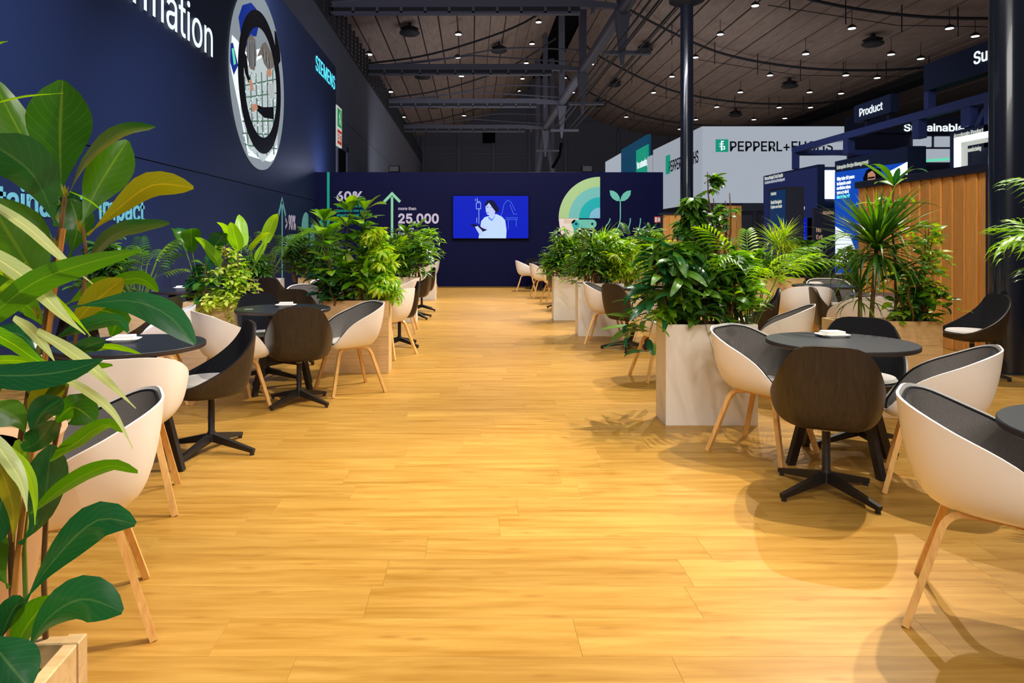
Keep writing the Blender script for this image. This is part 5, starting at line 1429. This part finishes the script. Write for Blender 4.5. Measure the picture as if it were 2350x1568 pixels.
# --- left oak planter with trailing plants (Y about 7)
Y = 6.98
plant('paddle', xx(545, Y), Y, pz(525, Y), .42, 36, 'large paddle-leaved plant rising from the left oak planter with trailing leaves', mats=('bright', 'mid', 'yellow'), n=8, size=.34, shape='paddle', lean=(.05, 0))
plant('paddle', xx(462, Y), Y, pz(545, Y), .35, 37, 'fiddle-leaved fig with a few broad leaves, left in the oak planter', mats=('olive', 'big', 'bigdark'), n=6, size=.34, shape='fiddle', lean=(-.08, 0))
plant('bush', xx(520, Y), Y+.05, pz(520, Y), .26, 38, 'climbing small lime-leaved plant in the left oak planter', mats=('lime', 'bright', 'lime'), n=240, size=.085, shape='oval', stems=2)
plant('trail', xx(510, Y), Y-.10, .20, .34, 39, 'trailing lime-leaved plant spilling over the left oak planter', mats=('lime', 'lime', 'yellow'), n=240, size=.095, shape='oval')
Y = 7.13
plant('palm', xx(318, Y), Y, pz(545, Y), .42, 40, 'slender palm with a sheaf of thin stalks in the small oak planter', mats=('mid', 'bright', 'dark'), n=17, size=.42, shape='frond')
plant('bush', xx(262, Y), Y, pz(530, Y), .4, 41, 'dark small-leaved shrub in the small oak planter at far left', mats=('dark', 'dark', 'mid'), n=280, size=.10, shape='oval', stems=4)

# ------------------------------------------------------------------ the big plants in the left foreground
def path_leaf(e, pts, wpx, shape, m, roll=0.0, Y=1.12, dY=0.0, fold=.22, n=12, name='leaf'):
    """a single blade laid along a curved path; its depth runs from Y to Y+dY, its width is real"""
    P3 = [PX(px, py, Y+dY*i/(len(pts)-1)) - e.location for i, (px, py) in enumerate(pts)]
    c = cr(P3, 8); L_ = [0]
    for i in range(1, len(c)): L_.append(L_[-1]+(c[i]-c[i-1]).length)
    w = wpx*Y/F; pk = max(SH[shape](i/40) for i in range(41)); vs, uv, fs = [], [], []
    k = 0
    for i in range(n+1):
        s_ = L_[-1]*i/n
        while k < len(L_)-2 and L_[k+1] < s_: k += 1
        p = c[k].lerp(c[k+1], (s_-L_[k])/max(1e-9, L_[k+1]-L_[k])); t_ = (c[min(k+1, len(c)-1)]-c[k]).normalized()
        v = (p+e.location-Vector((0, 0, H))).normalized()
        side = t_.cross(v).normalized(); nrm = side.cross(t_).normalized()
        q = Matrix.Rotation(math.radians(roll), 3, t_); side = q @ side; nrm = q @ nrm
        hw = max(w/2*SH[shape](i/n)/pk, .0006)
        for u in (-1, -.5, 0, .5, 1):
            pp = p+side*(u*hw)+nrm*(abs(u)*hw*fold + .05*hw*math.sin(i*1.7+u*2)*abs(u)); vs.append(tuple(pp)); uv.append((.5+u/2, i/n))
    for i in range(n):
        for j in range(4):
            a = i*5+j; fs.append((a, a+1, a+6, a+5))
    return link(name, to_mesh('leaf', (vs, fs, uv), G[m]), e)
def fgstem(e, pts, Y, rpx, m, name='stem', r2=None):
    MB().tube([PX(px, py, Y+(0 if i < 99 else 0))-e.location for i, (px, py) in enumerate(pts)], rpx*Y/F/2, 8, r2=(r2*Y/F/2 if r2 else None)).build(name, M[m], e, True)
e = empty('potted_plant', (-.80, 1.02, .69), 0, 'large rubber-leaved fig with big glossy leaves in the left foreground planter', 'plant')
Y = 1.06
fgstem(e, [(60, 1480), (30, 1380), (25, 1250), (40, 1050), (70, 880), (100, 760), (125, 620), (140, 520), (150, 440)], Y, 17, 'stem', r2=9)
fgstem(e, [(105, 1470), (100, 1300), (110, 1100), (150, 900), (185, 720), (200, 600), (190, 520)], Y+.03, 13, 'stem', r2=7)
fgstem(e, [(20, 1470), (50, 1200), (78, 1000), (112, 760), (145, 526)], Y-.02, 14, 'bamboo', 'cane', r2=12)
fgstem(e, [(62, 1470), (55, 1250), (75, 960), (90, 800)], Y-.01, 11, 'greenstem', r2=8)
FG = [
 # path points, width px, shape, material, roll, depth, depth change
 ([(142, 452), (138, 320), (143, 184)], 136, 'obov', 'big', 6, 1.06, .0),
 ([(138, 470), (60, 330), (-25, 170)], 92, 'obov', 'big', 28, 1.08, .05),
 ([(130, 520), (75, 400), (-40, 318)], 120, 'obov', 'bigdark', -28, 1.0, -.08),
 ([(155, 450), (200, 370), (275, 305), (356, 291)], 50, 'obov', 'bigdark', 52, 1.04, -.02),
 ([(185, 520), (225, 430), (292, 322)], 100, 'obov', 'big', -15, 1.10, .04),
 ([(200, 540), (270, 480), (350, 425), (444, 431)], 62, 'obov', 'olive', 18, 1.06, .0),
 ([(200, 600), (270, 535), (388, 512)], 46, 'long', 'bigdark', 45, 1.1, .03),
 ([(160, 590), (178, 520), (160, 455)], 80, 'obov', 'big', 12, 1.12, .02),
 ([(125, 700), (60, 600), (-30, 455)], 150, 'obov', 'big', 0, 1.02, -.04),
 ([(150, 560), (155, 500), (175, 440)], 66, 'obov', 'bigdark', 30, 1.14, .03),
 ([(150, 770), (210, 700), (282, 640)], 66, 'obov', 'olive', 20, 1.08, .0),
 ([(150, 700), (215, 665), (265, 642)], 48, 'obov', 'big', 30, 1.12, .03),
 ([(165, 705), (290, 690), (380, 720), (448, 790)], 70, 'obov', 'bigdark', -20, 1.05, -.05),
 ([(150, 760), (210, 715), (268, 725), (255, 772)], 60, 'obov', 'big', 10, 1.1, .02),
 ([(130, 775), (210, 745), (270, 735), (294, 762)], 36, 'long', 'bigdark', 30, 1.05, -.02),
 ([(160, 850), (185, 805), (240, 782)], 40, 'obov', 'bigdark', 20, 1.0, -.03),
 ([(165, 815), (250, 797), (322, 812)], 18, 'long', 'bright', 45, 1.02, -.03),
 ([(240, 652), (320, 640), (362, 670)], 38, 'long', 'big', 40, 1.16, .04),
 ([(95, 1000), (90, 930), (145, 872)], 62, 'obov', 'olive', 15, 1.02, 0),
 ([(70, 1010), (95, 950), (143, 915)], 66, 'obov', 'bigdark', 20, 1.0, 0),
 ([(118, 985), (165, 935), (218, 968)], 70, 'obov', 'big', -8, 1.04, -.03),
 ([(25, 1035), (80, 1020), (122, 965)], 66, 'obov', 'bigdark', 30, .98, -.03),
 ([(115, 1060), (170, 1020), (240, 975), (281, 990)], 44, 'long', 'big', 45, 1.0, -.03),
 ([(60, 1000), (40, 960), (-20, 930)], 70, 'obov', 'big', 15, 1.0, 0),
 ([(45, 1250), (95, 1180), (118, 1020)], 92, 'obov', 'bigdark', 15, 1.03, .0),
 ([(70, 1180), (160, 1110), (250, 1070), (316, 1084)], 42, 'long', 'big', 42, 1.0, -.04),
 ([(55, 1385), (120, 1290), (220, 1195), (311, 1203)], 84, 'obov', 'bigdark', -12, 1.0, -.05),
 ([(60, 1500), (110, 1420), (190, 1375), (281, 1404)], 96, 'obov', 'bigdark', 8, .98, -.05),
 ([(15, 1530), (60, 1440), (118, 1368)], 70, 'obov', 'big', 18, 1.0, -.02),
 ([(-5, 1480), (30, 1400), (60, 1380)], 60, 'obov', 'bigdark', 25, 1.0, -.02),
 ([(-40, 1450), (0, 1500), (68, 1580)], 110, 'obov', 'bigdark', 10, .86, -.05),
 ([(20, 1350), (-10, 1290), (-30, 1210)], 70, 'obov', 'big', 10, 1.02, 0),
 ([(40, 1100), (10, 1130), (-20, 1260)], 60, 'obov', 'bigdark', 25, 1.0, 0),
 ([(70, 900), (20, 860), (-30, 870)], 80, 'obov', 'big', 20, 1.04, 0),
 ([(95, 820), (50, 770), (-20, 760)], 70, 'obov', 'bigdark', 30, 1.06, .02),
 ([(110, 760), (60, 700), (0, 690)], 60, 'obov', 'big', -30, 1.1, .03),
 ([(95, 880), (130, 850), (168, 872)], 40, 'long', 'bigdark', 30, 1.02, -.02),
 ([(80, 960), (120, 905), (190, 850), (258, 838)], 30, 'long', 'big', 40, 1.03, -.02),
 ([(130, 560), (80, 520), (15, 530)], 58, 'obov', 'bigdark', 30, 1.13, .03),
 ([(10, 720), (-20, 640), (-30, 560)], 90, 'obov', 'big', 10, 1.1, 0),
 ([(15, 1130), (45, 1060), (40, 1010)], 44, 'long', 'bright', 25, .97, 0),
 ([(85, 700), (70, 640), (30, 590)], 50, 'obov', 'bigdark', 20, 1.14, .03),
]
for (pts, w_, sh, m_, ro2, y_, dy) in FG: path_leaf(e, pts, w_*(1.0 if sh == 'obov' else 1.1), sh, m_, ro2, y_, dy)
for (px, py) in ((152, 440), (128, 500), (186, 520), (88, 720), (128, 560)):
    for k in range(4):
        path_leaf(e, [(px, py+14), (px+(-6+4*k), py), (px+(-12+9*k), py-18+3*k)], 7, 'long', 'olive', 30*k, 1.04, 0, n=3, name='bud_scale')
# long strap leaves of the palm in the same planter
e2 = empty('potted_plant', (-.92, .92, .69), 0, 'broad-leaved palm with long striped blades arching across the left foreground', 'plant')
fgstem(e2, [(-40, 1500), (-30, 1200), (-20, 900), (-40, 700)], .95, 16, 'greenstem', r2=9)
BL = [
 ([(-40, 455), (60, 520), (150, 600), (213, 652)], 26, 'pale', 20, .93, -.06),
 ([(-60, 560), (60, 640), (140, 720), (196, 768)], 46, 'pale', 25, .92, -.05),
 ([(-50, 600), (80, 660), (160, 720), (208, 772)], 30, 'bright', 40, .95, -.05),
 ([(-80, 780), (60, 660), (180, 610), (332, 572)], 62, 'big', -18, .90, -.04),
 ([(-60, 740), (30, 790), (90, 830), (135, 835)], 40, 'bright', 35, .96, -.03),
 ([(30, 730), (70, 760), (105, 800), (128, 834)], 28, 'pale', 30, .95, -.03),
 ([(85, 760), (180, 820), (250, 880), (312, 938)], 30, 'pale', 28, .93, -.05),
 ([(-60, 860), (60, 862), (160, 850), (238, 824)], 66, 'bigdark', -12, .88, -.02),
 ([(130, 860), (200, 900), (260, 950), (305, 1030)], 22, 'pale', 30, .92, -.04),
 ([(-50, 830), (40, 828), (110, 838)], 26, 'bright', 40, .97, 0),
 ([(-30, 990), (20, 1060), (50, 1110), (62, 1175)], 40, 'pale', 30, .90, -.03),
 ([(20, 1030), (60, 1080), (78, 1140), (80, 1205)], 26, 'bright', 35, .92, -.03),
 ([(-30, 1000), (10, 1100), (30, 1170), (30, 1245)], 48, 'olive', 20, .92, 0),
 ([(-20, 240), (60, 222), (145, 214)], 9, 'bright', 60, .96, 0),
 ([(160, 440), (210, 465), (255, 505)], 7, 'bright', 60, 1.0, 0),
 ([(-30, 700), (30, 650), (60, 600)], 26, 'bright', 30, .98, 0),
 ([(-20, 110), (0, 99), (18, 95)], 8, 'bright', 40, 1.0, 0),
]
for (pts, w_, m_, ro2, y_, dy) in BL: path_leaf(e2, pts, w_, 'strap' if w_ < 60 else 'lance', m_, ro2, y_, dy, .3, 14, 'blade')

# lower and denser shrubs that close the planting
fill(1690, 5.22, 560, 51, 'dense low leaves between the tall shrub and the palm in the nearest white planter', ('mid', 'bright'), 'oval', .13, 380, .26)
fill(1610, 5.16, 590, 52, 'dense dark leaves low in the middle of the nearest white planter', ('dark', 'mid'), 'oval', .13, 380, .28)
fill(1560, 5.25, 560, 53, 'bushy mid-green leaves behind the drooping plant of the nearest white planter', ('mid', 'bright'), 'umbrella', .13, 260, .28)
fill(1430, 9.9, 545, 54, 'dense bright shrub at the right end of the second white planter', ('bright', 'yellow'), 'lance', .2, 420, .34)
fill(1365, 9.8, 570, 55, 'low dark leaves hanging over the rim of the second white planter', ('dark', 'mid'), 'long', .2, 380, .36)
fill(1310, 11.8, 545, 56, 'dense leaves low in the third white planter', ('mid', 'dark'), 'long', .2, 420, .38)
fill(1275, 11.7, 575, 57, 'leaves drooping over the left rim of the third white planter', ('dark', 'mid'), 'long', .22, 300, .36)
fill(1460, 12.3, 545, 58, 'dense green leaves left in the oak planter beyond the middle right table', ('bright', 'mid'), 'oval', .15, 420, .4)
fill(1530, 12.3, 540, 59, 'dense green leaves right in the oak planter beyond the middle right table', ('mid', 'yellow'), 'lance', .2, 420, .4)
fill(1400, 14.7, 530, 60, 'green shrub far back over the white planters on the right', ('mid', 'bright'), 'lance', .24, 420, .5)
fill(1490, 14.7, 515, 61, 'dark shrub far back right of the sprout picture', ('dark', 'mid'), 'long', .24, 380, .5)
fill(1760, 11.2, 590, 62, 'low bright leaves below the spiky dracaena by the booth navigator screen', ('bright', 'yellow'), 'oval', .14, 340, .4)
fill(1860, 11.2, 590, 63, 'low dark hanging leaves by the dark notice board', ('dark', 'mid'), 'long', .2, 300, .34)
fill(1985, 12.5, 590, 64, 'leafy shrub low behind the dragon tree', ('mid', 'yellow'), 'oval', .16, 380, .45)
fill(2120, 5.38, 640, 65, 'dense leaves low at the right end of the oak planter', ('mid', 'dark', 'bright'), 'oval', .11, 320, .26)
fill(745, 7.2, 610, 67, 'low dark leaves at the left end of the aisle oak planter', ('dark', 'bigdark'), 'obov', .17, 120, .25)
fill(825, 7.15, 600, 68, 'green leaves low in the middle of the aisle oak planter', ('mid', 'bright'), 'oval', .15, 260, .26)
fill(880, 7.1, 600, 69, 'lime leaves hanging over the right end of the aisle oak planter', ('yellow', 'bright'), 'umbrella', .13, 200, .24)
fill(900, 11.4, 545, 70, 'dense green leaves low over the middle white planter on the left', ('mid', 'bright'), 'lance', .2, 420, .4)
fill(960, 11.4, 555, 71, 'leaves hanging towards the aisle from the middle white planter on the left', ('dark', 'mid'), 'long', .22, 280, .36)
fill(680, 11.2, 560, 72, 'dense small leaves left in the oak planter near the blue wall corner', ('dark', 'mid'), 'oval', .10, 480, .36)
fill(745, 11.2, 560, 73, 'dense leaves right in the oak planter near the blue wall corner', ('mid', 'dark'), 'lance', .2, 380, .36)
fill(590, 10.9, 580, 74, 'dark leaves low over the leaf-shadowed white planter', ('dark', 'mid'), 'long', .2, 300, .36)
fill(545, 7.0, 590, 75, 'lime leaves low at the right end of the left oak planter', ('lime', 'yellow', 'bright'), 'oval', .10, 320, .26)
fill(475, 7.0, 600, 76, 'dark leaves low at the left end of the left oak planter', ('bigdark', 'mid'), 'obov', .16, 120, .24)
fill(230, 7.1, 560, 77, 'dark shrub behind the foreground leaves at far left', ('dark', 'dark', 'mid'), 'long', .18, 420, .4)
